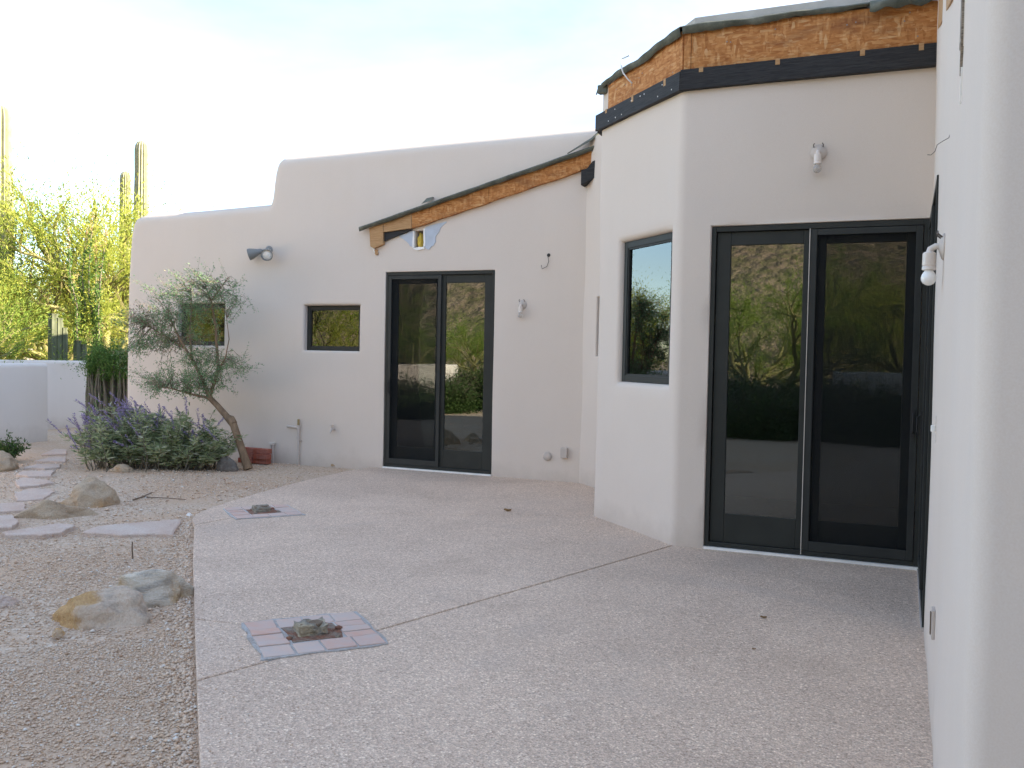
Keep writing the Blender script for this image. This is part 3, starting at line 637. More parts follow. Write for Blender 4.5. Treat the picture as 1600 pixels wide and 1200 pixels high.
# --- scar of the porch roof on the back wall
def bw(px, py, o=0): p = on(px, py, (0, 1, 0), YB-o); return (p.x, p.z)
def wall_prism(name, pts, y_in, y_out, m, bevel=0.0):       # pts are (x,z) on the back wall
    n = len(pts); v = [(x, YB+y_in, z) for x, z in pts] + [(x, YB-y_out, z) for x, z in pts]
    b_ = B(); b_.add(v, [list(range(n)), list(range(n, 2*n))[::-1]] + [[i, (i+1) % n, n+(i+1) % n, n+i] for i in range(n)])
    return b_.build(name, m, house, bevel=bevel)
def slope(x): return 3.025 + (x+6.30)*0.2585
wall_prism('osb_sheet', [(-6.25, 2.80), (-6.20, 2.775), (-6.065, 2.825), (-6.065, slope(-6.065)), (-6.27, slope(-6.27))], 0.02, 0.055, M_PINE, 0.003)
wall_prism('osb_sheet', [(-6.062, 2.975), (-5.66, 3.01), (-5.66, slope(-5.66)), (-6.062, slope(-6.062))], 0.02, 0.052, M_PINE, 0.003)
xs_ = np.linspace(-5.655, -4.62, 12); lo = [(x, slope(x)-0.185-0.004*math.sin(x*17)-(0.0 if x > -5.4 else 0.0)) for x in xs_]
wall_prism('osb_sheet', lo + [(-4.62, slope(-4.62)), (-5.655, slope(-5.655))], 0.02, 0.050, M_OSB)
xs_ = np.linspace(-4.615, -3.47, 12); lo = [(x, slope(x)-0.18-0.004*math.sin(x*13)) for x in xs_]
wall_prism('osb_sheet', lo + [(-3.47, slope(-3.47)), (-4.615, slope(-4.615))], 0.02, 0.052, M_OSB)
xs_ = np.linspace(-3.465, -3.02, 5); lo = [(x, slope(x)-0.17-0.2*max(0, x+3.40)) for x in xs_]
wall_prism('osb_sheet', lo + [(-3.02, slope(-3.02)+0.05), (-3.465, slope(-3.465))], 0.02, 0.060, M_OSB)
wall_prism('trim_board', [(-6.06, 2.865), (-5.66, 2.995), (-5.70, 3.003), (-6.06, 2.972)], 0.02, 0.030, M_TRIM)
# dark trim running on to the small angled wall
wall_prism('trim_board', [(-3.43, 3.40), (-3.02, 3.60), (-3.02, 3.75), (-3.30, 3.66), (-3.36, 3.585), (-3.43, 3.57)], 0.02, 0.13, M_TRIM, 0.003)
# membrane lip
V = []; k = 5; n = 60
for i in range(n+1):
    x = -6.385 + (6.385-3.06)*i/n; z = slope(x); w1 = 0.004*math.sin(x*9)+0.003*math.sin(x*21+1)
    for (o, dz) in ((0.10, 0.075), (-0.02, 0.058), (-0.105+w1, 0.042), (-0.113+w1, 0.028), (-0.095+w1, -0.010+0.006*math.sin(x*13))): V.append((x, YB+o, z+dz))
ob = pyd('roof_membrane', V, [[i*k+j, (i+1)*k+j, (i+1)*k+j+1, i*k+j+1] for i in range(n) for j in range(k-1)], M_ROOF, house, sm=50)
md = ob.modifiers.new('thick', 'SOLIDIFY'); md.thickness = 0.01
# scraps of membrane lying on the lip
pyd('roof_scrap', [(-5.50, YB-0.10, slope(-5.5)+0.06), (-5.36, YB-0.10, slope(-5.36)+0.062), (-5.38, YB-0.02, slope(-5.4)+0.13), (-5.47, YB-0.02, slope(-5.47)+0.135), (-5.49, YB+0.04, slope(-5.5)+0.075), (-5.37, YB+0.04, slope(-5.37)+0.08)], [[0, 1, 2, 3], [3, 2, 5, 4]], M_ROOF, house)
pyd('roof_scrap', [(-3.60, YB-0.12, slope(-3.6)+0.04), (-3.30, YB-0.13, slope(-3.3)+0.10), (-3.15, YB-0.10, slope(-3.15)+0.24), (-3.08, YB-0.02, slope(-3.1)+0.22), (-3.40, YB-0.02, slope(-3.4)+0.14)], [[0, 1, 2, 3, 4]], M_ROOF, house).modifiers.new('t', 'SOLIDIFY').thickness = 0.012
# beam pocket: blue-grey foam, broken white edge, yellow insulation
def ragged(pts, amp, seed, sub=4):
    r = random.Random(seed); o = []
    for i, p in enumerate(pts):
        q = pts[(i+1) % len(pts)]
        for k in range(sub): f = k/sub; o.append((p[0]+(q[0]-p[0])*f+r.uniform(-amp, amp), p[1]+(q[1]-p[1])*f+r.uniform(-amp, amp)))
    return o
wall_prism('foam_patch', ragged([(-5.86, 2.925), (-5.66, 2.985), (-5.652, 2.77), (-5.70, 2.80), (-5.78, 2.865)], 0.008, 3), 0.012, 0.006, M_FOAM)
wall_prism('foam_patch', ragged([(-5.495, 3.02), (-5.20, 3.08), (-5.26, 3.02), (-5.33, 2.93), (-5.36, 2.80), (-5.44, 2.745), (-5.498, 2.78)], 0.008, 5), 0.012, 0.006, M_FOAM)
wall_prism('foam_edge', ragged([(-5.66, 2.98), (-5.643, 2.98), (-5.638, 2.775), (-5.665, 2.77)], 0.006, 8), 0.02, 0.012, M_WFOAM)
wall_prism('foam_edge', ragged([(-5.512, 3.0), (-5.49, 3.01), (-5.485, 2.79), (-5.508, 2.775)], 0.006, 9), 0.02, 0.012, M_WFOAM)
wall_prism('foam_edge', ragged([(-5.655, 2.772), (-5.50, 2.785), (-5.50, 2.755), (-5.57, 2.74), (-5.64, 2.75)], 0.005, 10), 0.02, 0.012, M_WFOAM)
me = bpy.data.meshes.new('insulation'); bm = bmesh.new(); bmesh.ops.create_icosphere(bm, subdivisions=3, radius=1)
for v in bm.verts: v.co = Vector((v.co.x*0.042, v.co.y*0.05, v.co.z*0.10))*(1+0.25*mnoise.noise(v.co*2.2)) + Vector((-5.590, YB+0.07, 2.86))
bm.to_mesh(me); bm.free(); smooth(me, 60); link('insulation', me, M_YFOAM, house)
B().box(-5.640, -5.510, YB+0.108, YB+0.118, 2.77, 2.98).build('pocket_back', M_ROTWOOD, house)
# stucco spall at the low end
wall_prism('foam_edge', ragged([(-6.27, 2.90), (-6.245, 2.80), (-6.20, 2.77), (-6.16, 2.73), (-6.20, 2.70), (-6.235, 2.76), (-6.275, 2.83)], 0.008, 12), 0.01, 0.012, M_WFOAM)
wall_prism('spall', ragged([(-6.21, 2.76), (-6.17, 2.77), (-6.16, 2.70), (-6.20, 2.69)], 0.008, 13), 0.01, 0.016, M_PINE)
# --- the same scar on the wing wall
def wing_prism(name, pts, x_in, x_out, m, bevel=0.0):       # pts are (y,z)
    n = len(pts); v = [(XR+x_in, y, z) for y, z in pts] + [(XR-x_out, y, z) for y, z in pts]
    b_ = B(); b_.add(v, [list(range(n)), list(range(n, 2*n))[::-1]] + [[i, (i+1) % n, n+(i+1) % n, n+i] for i in range(n)])
    return b_.build(name, m, house, bevel=bevel)
def wsl(y): return 3.67 + (y-6.72)*0.283
wing_prism('osb_sheet', [(6.90, wsl(6.90)), (4.0, wsl(4.0)), (4.0, wsl(4.0)+0.2), (6.90, wsl(6.90)+0.24)], 0.02, 0.006, M_PINE)
wing_prism('roof_membrane', [(6.93, wsl(6.93)+0.242), (4.0, wsl(4.0)+0.202), (4.0, wsl(4.0)+0.25), (6.93, wsl(6.93)+0.36)], 0.02, 0.06, M_ROOF)
wing_prism('spall', ragged([(3.345, 2.96), (3.34, 2.55), (3.36, 2.40), (3.37, 2.50), (3.36, 2.60), (3.365, 2.96)], 0.008, 21), 0.06, 0.004, M_ROTWOOD)
wing_prism('spall', ragged([(3.47, 2.96), (3.48, 2.66), (3.465, 2.52), (3.44, 2.56), (3.45, 2.96)], 0.010, 22), 0.06, 0.003, M_PIPE)
wing_prism('crack', ragged([(3.355, 2.42), (3.365, 2.36), (3.36, 2.30), (3.352, 2.36)], 0.003, 23), 0.01, 0.001, M_WFOAM)
B().box(XR+0.085, XR+0.097, 3.305, 3.495, 2.50, 2.945).build('pocket_back', M_ROTWOOD, house)
# nail heads on trim and sheathing
for i in range(26):
    r_ = random.Random(i); f = r_.uniform(0.03, 0.97)
    if i < 12: p = Vector((BX, BY)).lerp(c1, f) + n45*0.0455; n_ = n45; z = r_.choice((3.535, 3.61))
    elif i < 18: p = on45(f*0.95) + n45*0.0165; n_ = n45; z = r_.uniform(3.68, 3.84)
    else: p = c1.lerp(c2, f) + nF*0.0165; n_ = nF; z = r_.uniform(3.69, 3.9)
    Mn = T((p.x, p.y, z)) @ Vector((n_.x, n_.y, 0)).to_track_quat('Z', 'Y').to_matrix().to_4x4()
    B().lathe([(0.004, -0.003), (0.0055, 0.001), (0.003, 0.002)], 8, Mn).build('nail', M_WFOAM if i < 12 else M_GREYMET, house)
# cable poking out of the bay's OSB
q = on45(0.36)+n45*0.02
cb = B().tube([(q.x, q.y, 3.77), (q.x-0.03, q.y-0.03, 3.80), (q.x-0.075, q.y-0.02, 3.86), (q.x-0.10, q.y+0.0, 3.93), (q.x-0.09, q.y+0.0, 3.985), (q.x-0.02, q.y-0.02, 4.0)], 0.006, 6).build('loose_cable', M_CABLE, sm=60)
tag(cb, 'white cable looping out of the plywood edge of the bay', 'cable')

# ------------------------------------------------------------------ fittings on the walls
def lamp(M, label, clear, base=True):
    """lampholder: local y points into the wall, z up"""
    t = empty('wall_lamp', M.translation); tag(t, label, 'lamp', 'bare bulb wall lamps')
    RX = Matrix.Rotation(math.pi/2, 4, 'X')
    if base:
        B().lathe([(0.056, 0.0), (0.056, 0.006), (0.050, 0.012), (0.020, 0.022), (0.014, 0.024)], 24, M @ RX).build('wall_plate', M_PIPE, t, sm=40)
    B().tube([M @ Vector(p) for p in ((0, -0.012, 0.0), (0, -0.036, 0.003), (0, -0.054, -0.008), (0, -0.058, -0.03))], [0.013, 0.013, 0.014, 0.016], 10).build('arm', M_CERAM, t, sm=50)
    B().lathe([(0.019, -0.020), (0.026, -0.026), (0.027, -0.075), (0.0245, -0.078), (0.027, -0.081), (0.027, -0.094), (0.0225, -0.096)], 20, M @ T((0, -0.058, 0))).build('socket', M_CERAM, t, sm=40)
    prof = [(0.014, -0.085), (0.017, -0.098), (0.026, -0.112), (0.030, -0.125), (0.029, -0.138), (0.022, -0.150), (0.011, -0.157), (0.002, -0.159)]
    B().lathe(prof, 20, M @ T((0, -0.058, 0))).build('bulb', M_CLEAR if clear else M_BULB, t, sm=60)
    for sx in (-1, 1): B().tube([M @ Vector((sx*0.030, -0.004, 0.03)), M @ Vector((sx*0.034, -0.028, 0.050)), M @ Vector((sx*0.026, -0.030, 0.062))], 0.004, 5).build('bracket', M_WIRE, t)
    return t
lamp(T((-0.62, YF-0.003, 2.965)), 'bare bulb on porcelain holder above the near sliding door', True)
lamp(T((-4.17, YB-0.003, 2.06)), 'bare bulb holder on the far wall right of the far door', True)
lamp(T((XR-0.003, 4.17, 1.93)) @ Matrix.Rotation(-math.pi/2, 4, 'Z'), 'white bulb in holder on the side wall at right edge', False)

# twin floodlight
fl = empty('floodlight', (-7.86, YB, 2.80)); tag(fl, 'grey twin-head floodlight on the wall above the small window', 'floodlight')
RX = Matrix.Rotation(math.pi/2, 4, 'X')
B().lathe([(0.058, 0.0), (0.058, 0.012), (0.048, 0.026), (0.022, 0.034)], 24, T((-7.86, YB-0.002, 2.805)) @ RX).build('wall_plate', M_GREYMET, fl, sm=40)
def head(p0, d, m_in, name='lamp_head'):
    d = Vector(d).normalized(); Mh = T(p0) @ d.to_track_quat('Z', 'Y').to_matrix().to_4x4()
    hd = B().lathe([(0.024, 0.0), (0.034, 0.014), (0.040, 0.055), (0.060, 0.105), (0.076, 0.155), (0.079, 0.185), (0.072, 0.185), (0.067, 0.155)], 24, Mh).build(name, M_GREYMET, fl, sm=35)
    B().lathe([(0.066, 0.150), (0.068, 0.162), (0.046, 0.172), (0.016, 0.176)], 24, Mh).build('lens', m_in, hd, sm=50)
B().tube([(-7.88, YB-0.03, 2.805), (-7.905, YB-0.055, 2.80), (-7.92, YB-0.07, 2.79)], 0.016, 10).build('swivel', M_GREYMET, fl, sm=50)
B().tube([(-7.84, YB-0.03, 2.80), (-7.815, YB-0.06, 2.80), (-7.80, YB-0.08, 2.79)], 0.018, 10).build('swivel', M_GREYMET, fl, sm=50)
head((-7.92, YB-0.07, 2.79), (-0.90, -0.42, -0.30), M_GREYMET); head((-7.80, YB-0.085, 2.79), (0.40, -0.74, -0.42), M_BULB)

# pipe stub with side arm
wp = empty('water_pipe', (-7.315, YB-0.05, 0)); tag(wp, 'painted standpipe with brass top and side arm beside the wall', 'pipe')
B().tube([(-7.315, YB-0.05, -0.05), (-7.315, YB-0.05, 0.30)], 0.014, 12).tube([(-7.315, YB-0.05, 0.30), (-7.315, YB-0.05, 0.34)], 0.021, 12).tube([(-7.315, YB-0.05, 0.34), (-7.315, YB-0.05, 0.43)], 0.016, 12).tube([(-7.315, YB-0.05, 0.43), (-7.315, YB-0.05, 0.485)], 0.023, 12).build('riser', M_PIPE, wp, sm=40)
B().tube([(-7.315, YB-0.05, 0.485), (-7.315, YB-0.05, 0.565)], 0.016, 8).build('valve', M_BRASS, wp, sm=40)
B().tube([(-7.335, YB-0.05, 0.455), (-7.45, YB-0.052, 0.462), (-7.49, YB-0.052, 0.462)], [0.017, 0.016, 0.019], 10).build('side_arm', M_PIPE, wp, sm=40)
B().box(-7.345, -7.285, YB-0.03, YB+0.004, 0.27, 0.285).build('clamp', M_PIPE, wp)
pv = empty('conduit_stub', (-7.755, YB-0.03, 0)); tag(pv, 'short pair of painted conduits rising from gravel beside the bricks', 'conduit')
for x in (-7.775, -7.735): B().tube([(x, YB-0.03, -0.06), (x, YB-0.03, 0.20)], 0.011, 10).build('pipe', M_PIPE, pv, sm=40)
B().box(-7.80, -7.71, YB-0.045, YB-0.015, 0.20, 0.235).build('cap', M_PLAST, pv, bevel=0.004)
hb = empty('hose_bibb', (-6.785, YB, 0.46)); tag(hb, 'small painted garden tap between the standpipe and the far door', 'tap')
B().tube([(-6.785, YB+0.01, 0.455), (-6.785, YB-0.06, 0.455), (-6.785, YB-0.085, 0.44), (-6.785, YB-0.095, 0.415)], [0.016, 0.015, 0.016, 0.014], 10).build('spout', M_PIPE, hb, sm=50)
B().lathe([(0.035, 0), (0.033, 0.006), (0.018, 0.009)], 16, T((-6.785, YB-0.001, 0.455)) @ RX).build('flange', M_PIPE, hb, sm=40)
B().tube([(-6.785, YB-0.05, 0.46), (-6.785, YB-0.062, 0.505)], 0.007, 8).lathe([(0.008, 0.0), (0.027, 0.003), (0.027, 0.010), (0.008, 0.013)], 12, T((-6.785, YB-0.063, 0.505))).build('handle', M_PIPE, hb, sm=40)
rc = B().lathe([(0.050, 0.0), (0.050, 0.012), (0.042, 0.020), (0.010, 0.023)], 24, T((-3.815, YB-0.001, 0.285)) @ RX).build('round_cover', M_PIPE, sm=40); tag(rc, 'round painted cover low on the far wall', 'cover')
oc = B().box(-3.64, -3.56, YB-0.045, YB+0.003, 0.28, 0.40).build('outlet_box', M_PIPE, bevel=0.006); tag(oc, 'rectangular painted outlet box low on the far wall', 'outlet')
ob2 = empty('outlet', (XR, 4.02, 0.40)); tag(ob2, 'outlet plate low on the side wall near the right edge', 'outlet')
B().box(XR-0.012, XR+0.002, 3.985, 4.06, 0.345, 0.462).build('plate', M_PIPE, ob2, bevel=0.003)
B().box(XR-0.017, XR-0.0125, 4.005, 4.04, 0.36, 0.447).build('socket', M_TWIG, ob2)
sw = empty('light_switch', (XR, 4.4, 1.16)); tag(sw, 'cream light switch plate on the side wall beside the side door', 'switch')
B().box(XR-0.010, XR+0.002, 4.36, 4.435, 1.105, 1.222).build('plate', M_PLAST, sw, bevel=0.003)
B().box(XR-0.028, XR-0.0105, 4.385, 4.41, 1.15, 1.178).build('toggle', M_WHITE, sw, bevel=0.003)
wr = B().tube([(-3.85, YB+0.005, 2.63), (-3.85, YB-0.03, 2.62), (-3.835, YB-0.035, 2.56), (-3.86, YB-0.03, 2.50), (-3.92, YB-0.03, 2.475), (-3.93, YB-0.03, 2.52)], 0.004, 5).build('hanging_wire', M_WIRE, sm=60); tag(wr, 'thin wire curling from a hole in the far wall below the roof scar', 'wire')
hl = B().lathe([(0.018, 0.0), (0.022, 0.003), (0.008, 0.006)], 10, T((-3.85, YB-0.002, 2.635)) @ RX).build('wire_box', M_BLACK); tag(hl, 'dark hole fitting where the far wall wire comes out', 'fitting')
wr = B().tube([(XR+0.004, 4.12, 2.395), (XR-0.004, 4.12, 2.365), (XR-0.024, 4.125, 2.355), (XR-0.046, 4.13, 2.342), (XR-0.054, 4.13, 2.315), (XR-0.068, 4.13, 2.302), (XR-0.082, 4.13, 2.304)], 0.0016, 5).build('hanging_wire', M_WIRE, sm=60); tag(wr, 'thin crooked wire sticking out of the side wall above its lamp', 'wire')

# ------------------------------------------------------------------ pier bases
def pier(cx, cy, ang, side, label, seed, tall):
    r = random.Random(seed); t = empty('pier_base', (cx, cy, 0)); tag(t, label, 'pier base', 'brick pier bases left in the patio')
    M = T((cx, cy, 0)) @ Matrix.Rotation(ang, 4, 'Z'); h = side/2
    B().prism(ragged([(-h, -h), (h, -h), (h, h), (-h, h)], 0.012, seed, 7), -0.05, 0.006, M).build('mortar_bed', M_MORTAR, t)
    hole = side*0.225; L = (h-0.02-hole)            # ring of bricks round the old post
    def brick(x0, x1, y0, y1, m=M_BRICKF, z1=0.010):
        g = 0.006; z1 += r.uniform(-0.003, 0.003); j = lambda: r.uniform(-0.004, 0.004)
        if x1-x0 < 0.03 or y1-y0 < 0.03: return
        B().prism([(x0+g+j(), y0+g+j()), (x1-g+j(), y0+g+j()), (x1-g+j(), y1-g+j()), (x0+g+j(), y1-g+j())], 0.0, z1, M).build('brick', m, t, bevel=0.002)
    e = h-0.012
    for sgn in (-1, 1):                             # two long sides of four bricks, two short sides of three
        xs = [-e, -e*0.48, 0.0, e*0.52, e]
        for a, b_ in zip(xs, xs[1:]):
            y0, y1 = (hole, e) if sgn > 0 else (-e, -hole); brick(a, b_, y0, y1)
        ys = np.linspace(-hole, hole, 4)
        for a, b_ in zip(ys, ys[1:]):
            x0, x1 = (hole, e) if sgn > 0 else (-e, -hole); brick(x0, x1, a, b_)
    # broken core: red brick rubble, grout, rotten post stub
    B().prism(ragged([(-hole+0.01, -hole+0.01), (hole-0.01, -hole+0.01), (hole-0.01, hole-0.01), (-hole+0.01, hole-0.01)], 0.01, seed+1, 3), 0.0, 0.009, M).build('core', M_CORE, t)
    st = empty('post_stub', (cx, cy, 0), t)
    me = bpy.data.meshes.new('post'); bm = bmesh.new(); bmesh.ops.create_cube(bm, size=1); bmesh.ops.subdivide_edges(bm, edges=bm.edges, cuts=5, use_grid_fill=True)
    s_ = hole*1.02
    for v in bm.verts:
        nz_ = mnoise.noise(Vector((v.co.x*4, v.co.y*4, v.co.z*3+seed))); top = v.co.z > 0.3
        v.co = M @ Vector((v.co.x*s_*(1+0.22*nz_)-0.01, v.co.y*s_*0.9*(1+0.22*nz_)+0.01, (v.co.z+0.5)*tall*(1+(0.5*nz_ if top else 0))))
    bm.to_mesh(me); bm.free(); link('grout_block', me, stone_mat('grout', (0.42, 0.37, 0.29), (0.34, 0.32, 0.28), (0.20, 0.17, 0.13), (0.55, 0.47, 0.33), 9), st)
    b_ = B(); b_.prism([(-0.07, 0.0), (0.02, -0.03), (0.065, 0.02), (0.04, 0.07), (-0.05, 0.06)], tall*0.7, tall*1.02, M); b_.build('splinter', M_TWIG, st, bevel=0.008)
    for k in range(5):
        x, y = r.uniform(-1, 1)*hole*0.95, r.choice((-1, 1))*hole*r.uniform(0.75, 1.0); 
        if k % 2: x, y = y, x
        s2 = r.uniform(0.012, 0.022)
        me = bpy.data.meshes.new('rubble'); bm = bmesh.new(); bmesh.ops.create_icosphere(bm, subdivisions=1, radius=s2)
        for v in bm.verts: v.co = M @ (Vector((v.co.x*1.2, v.co.y, v.co.z*0.8))*(1+0.4*mnoise.noise(v.co*50+Vector((k, 0, 0)))) + Vector((x, y, 0.012)))
        bm.to_mesh(me); bm.free(); link('rubble', me, M_CORE if k % 2 else M_ROTWOOD, t)
    return t
pier(-2.745, 3.865, rad(48.5), 0.625, 'faded brick pier base with broken post stub on the near patio', 4, 0.055)
pier(-5.27, 6.63, rad(52), 0.60, 'small far brick pier base with post stub near the patio corner', 9, 0.055)

# ------------------------------------------------------------------ garden: walls, stones, rocks
def garden_wall(name, p0, p1, H, thick, label, both=True):
    p0 = Vector(p0); p1 = Vector(p1); d = (p1-p0); L = d.length; d.normalize(); nrm = Vector((-d.y, d.x))
    r = 0.07; prof = [(-thick/2, -0.3)] + [(-thick/2+r-r*math.cos(t), H-r+r*math.sin(t)) for t in np.linspace(0, math.pi/2, 6)]
    prof += [(-a, z) for a, z in prof[::-1]]; k = len(prof); V = []; nseg = max(3, int(L/0.25))
    for i in range(nseg+1):
        s_ = L*i/nseg; e = min(s_, L-s_); sh = 0.0 if e > 0.05 else 0.02
        for (a, z) in prof:
            wv = wob(s_+p0.x, z)*1.3; p = p0+d*s_+nrm*(a*(1-sh)+wv); V.append((p.x, p.y, z+wv*0.8))
    F = [[i*k+j, (i+1)*k+j, (i+1)*k+j+1, i*k+j+1] for i in range(nseg) for j in range(k-1)] + [list(range(k)), list(range(nseg*k, nseg*k+k))[::-1]]
    o = pyd(name, V, F, M_GWALL, sm=50); tag(o, label, 'garden wall'); return o
garden_wall('garden_wall', (-12.66, 10.40), (-12.2, -4.0), 1.195, 0.28, 'nearer pale stucco garden wall at the left edge')
garden_wall('garden_wall', (-14.95, 8.6), (-13.75, 16.4), 1.215, 0.28, 'farther pale stucco garden wall behind the ocotillo fence')
gw3 = garden_wall('garden_wall', (-1.6, -9.6), (2.6, -9.2), 1.25, 0.28, 'short stucco garden wall mirrored in the near door glass')

stones = [('large tapering flagstone nearest the patio corner', [(128, 832), (148, 823), (215, 816), (282, 811), (272, 836), (235, 834), (190, 836)]),
 ('flagstone left of the large tapering one, curved lower edge', [(3, 832), (40, 826), (90, 818), (118, 820), (95, 832), (65, 836), (10, 836)]),
 ('flagstone cut by the left frame edge beside the flat rock', [(-30, 808), (20, 804), (30, 815), (18, 823), (-30, 826)]),
 ('flagstone just left of the flat tan rock', [(-30, 788), (38, 785), (40, 797), (-30, 801)]),
 ('pointed oval flagstone left of the mound-shaped boulder', [(24, 770), (50, 763), (80, 764), (85, 768), (70, 779), (48, 781), (25, 782)]),
 ('fifth flagstone along the path toward the garden walls', [(24, 752), (35, 746), (75, 750), (82, 754), (60, 758), (28, 760)]),
 ('thin flagstone level with the foot of the sage bush', [(25, 741), (35, 736), (85, 735), (80, 743), (45, 744)]),
 ('narrow flagstone left of the sage bush, third from the far end', [(38, 730), (60, 725), (95, 725), (93, 730), (70, 732)]),
 ('small pale flagstone beside the sage bush, second from the far end', [(55, 720), (80, 714), (105, 714), (103, 721)]),
 ('farthest little flagstone of the path beside the sage bush', [(65, 710), (85, 702), (105, 702), (103, 709)])]
for i, (lb, px) in enumerate(stones):
    pts = []
    for (x, y) in px: p = gp(x, y, -0.018); pts.append((p.x, p.y))
    cx = sum(p[0] for p in pts)/len(pts); cy = sum(p[1] for p in pts)/len(pts)
    rg = ragged(pts, 0.012, 40+i, 4); v = [(x, y, -0.09) for x, y in rg] + [(x, y, -0.022) for x, y in rg] + [(cx+(x-cx)*0.965, cy+(y-cy)*0.965, -0.015) for x, y in rg]; n = len(rg)
    f = [[a, (a+1) % n, n+(a+1) % n, n+a] for a in range(n)] + [[n+a, n+(a+1) % n, 2*n+(a+1) % n, 2*n+a] for a in range(n)] + [list(range(2*n, 3*n)), list(range(n))[::-1]]
    o = pyd('flagstone', v, f, M_FLAG); tag(o, lb, 'flagstone', 'flagstones of the garden path')

def boulder(c, size, rotz, m, label, seed, flat=0.35, name='boulder', rough=0.22):
    me = bpy.data.meshes.new(name); bm = bmesh.new(); bmesh.ops.create_icosphere(bm, subdivisions=5, radius=1); sv = Vector((seed*3.1, seed*1.7, seed))
    Rm = Matrix.Rotation(rotz, 3, 'Z'); rr_ = random.Random(seed*7); pls = [(Vector((rr_.gauss(0, 1), rr_.gauss(0, 1), abs(rr_.gauss(0.2, 0.8)))).normalized(), rr_.uniform(0.66, 0.9)) for _ in range(11)]
    for v in bm.verts:
        d = v.co.normalized(); q = d*min([1.0]+[hh/max(0.05, d.dot(nn)) for nn, hh in pls if d.dot(nn) > 0.05]); q.z = max(-flat, q.z)
        n_ = mnoise.noise(d*1.3+sv)*rough + mnoise.noise(d*3.2+sv)*rough*0.4 + mnoise.noise(d*8+sv)*rough*0.14 + mnoise.noise(d*19+sv)*rough*0.06
        q = q*(1+n_); v.co = Rm @ Vector((q.x*size[0], q.y*size[1], q.z*size[2])) + Vector(c)
    bm.to_mesh(me); bm.free(); smooth(me, 60); o = link(name, me, m); tag(o, label, 'boulder' if max(size) > 0.13 else 'stone'); return o
boulder((-7.06, 6.36, -0.05), (0.31, 0.24, 0.27), rad(40), M_ROCK_TAN, 'mound-shaped tan boulder beside the flagstone path', 1)
boulder((-6.83, 5.78, -0.05), (0.31, 0.16, 0.14), rad(46), M_ROCK_TAN, 'low flat tan boulder in front of the mound-shaped one', 2)
boulder((-3.99, 3.66, -0.035), (0.26, 0.18, 0.175), rad(36), M_ROCK_OR, 'orange and grey boulder in the gravel, left of the pale one', 13)
boulder((-4.10, 4.12, -0.04), (0.28, 0.185, 0.19), rad(40), M_ROCK_WH, 'pale streaked boulder touching the patio edge', 17)
boulder((-4.74, 3.58, -0.02), (0.13, 0.09, 0.05), rad(35), M_FLAG, 'small pinkish flat stone at the left edge of the gravel', 5)
boulder((-10.06, 7.66, 0.0), (0.24, 0.22, 0.20), 0.3, M_ROCK_TAN, 'round tan boulder at the left edge below the green shrub', 6)
boulder((-7.72, 9.0, 0.0), (0.165, 0.13, 0.14), 0.2, M_ROCK_DK, 'dark grey rock at the foot of the leaning tree', 7)
boulder((-8.62, 8.22, -0.03), (0.15, 0.10, 0.11), 0.5, M_ROCK_TAN, 'half-buried tan rock under the front of the sage bush', 8)
for i, (x, y, s_, lb) in enumerate([(296, 806, 0.022, 'white pebble at the far patio corner'), (525, 727, 0.05, 'pale little rock at the wall near the gravel tip'), (90, 993, 0.03, 'orange-brown pebble below the orange and grey boulder')]):
    p = gp(x, y, -0.02); boulder((p.x, p.y, -0.01), (s_*1.3, s_, s_*0.9), i, (M_WFOAM, M_ROCK_TAN, M_ROCK_OR)[i], lb, 11+i, name='pebble')

# loose red bricks stacked against the wall
bm_ = None; k = 0; names = ['lower left', 'lower right', 'middle left', 'middle right', 'top left', 'top right']
for row in range(3):
    for c_ in range(2):
        x = -8.11 + c_*0.235 + (0.015 if row == 1 else 0); z = -0.03 + row*0.066; dx = random.uniform(-0.018, 0.018); dy = random.uniform(-0.03, 0.03)
        o = B().box(-0.11, 0.11, -0.05, 0.05, 0, 0.064).build('loose_brick', M_BRICKR, None, T((x+0.14+dx, 9.72+dy, z)) @ Matrix.Rotation(random.uniform(-0.04, 0.04), 4, 'Z'), bevel=0.004)
        tag(o, f'red brick, {names[k]} of the small stack behind the leaning tree', 'brick', 'red bricks stacked by the wall'); k += 1

# twigs and fallen leaves
def twig(px, r_, lb):
    pts = []
    for (x, y) in px: p = gp(x, y, -0.02); pts.append((p.x, p.y, gz(p.x, p.y)+0.006+random.uniform(0, 0.012)))
    o = B().tube(pts, [r_*(1-0.5*i/len(pts)) for i in range(len(pts))], 6).build('twig', M_TWIG, sm=60); tag(o, lb, 'twig')
twig([(208, 780), (222, 774), (238, 768)], 0.008, 'short dry twig lying crossed on the gravel')
twig([(226, 773), (240, 776), (262, 775), (290, 777)], 0.006, 'longer dry twig lying on gravel toward the patio corner')
p = gp(208, 874, -0.04); o = B().tube([(p.x, p.y, -0.06), (p.x-0.01, p.y, 0.03), (p.x-0.008, p.y, 0.085)], [0.006, 0.005, 0.004], 6).build('stick', M_TWIG, sm=60); tag(o, 'thin dark stick standing upright in the gravel', 'stick')
for i, (x, y, s_, lb) in enumerate([(793, 799, 0.045, 'curled dead leaf on the patio below the far wall'), (1193, 966, 0.022, 'dark dead leaf on the patio in front of the near door'), (1178, 1015, 0.012, 'tiny dark crumb of leaf on the near patio')]):
    p = gp(x, y, 0.002); V = []
    for a in range(5):
        for b_ in range(3): V.append((p.x+(a-2)*s_*0.4, p.y+(b_-1)*s_*(0.5-0.1*abs(a-2)), 0.003+s_*0.35*((b_-1)**2)+s_*0.1*abs(a-2)))
    o = pyd('dead_leaf', V, [[a*3+b_, a*3+3+b_, a*3+4+b_, a*3+1+b_] for a in range(4) for b_ in range(2)], M_DRY); tag(o, lb, 'leaf')

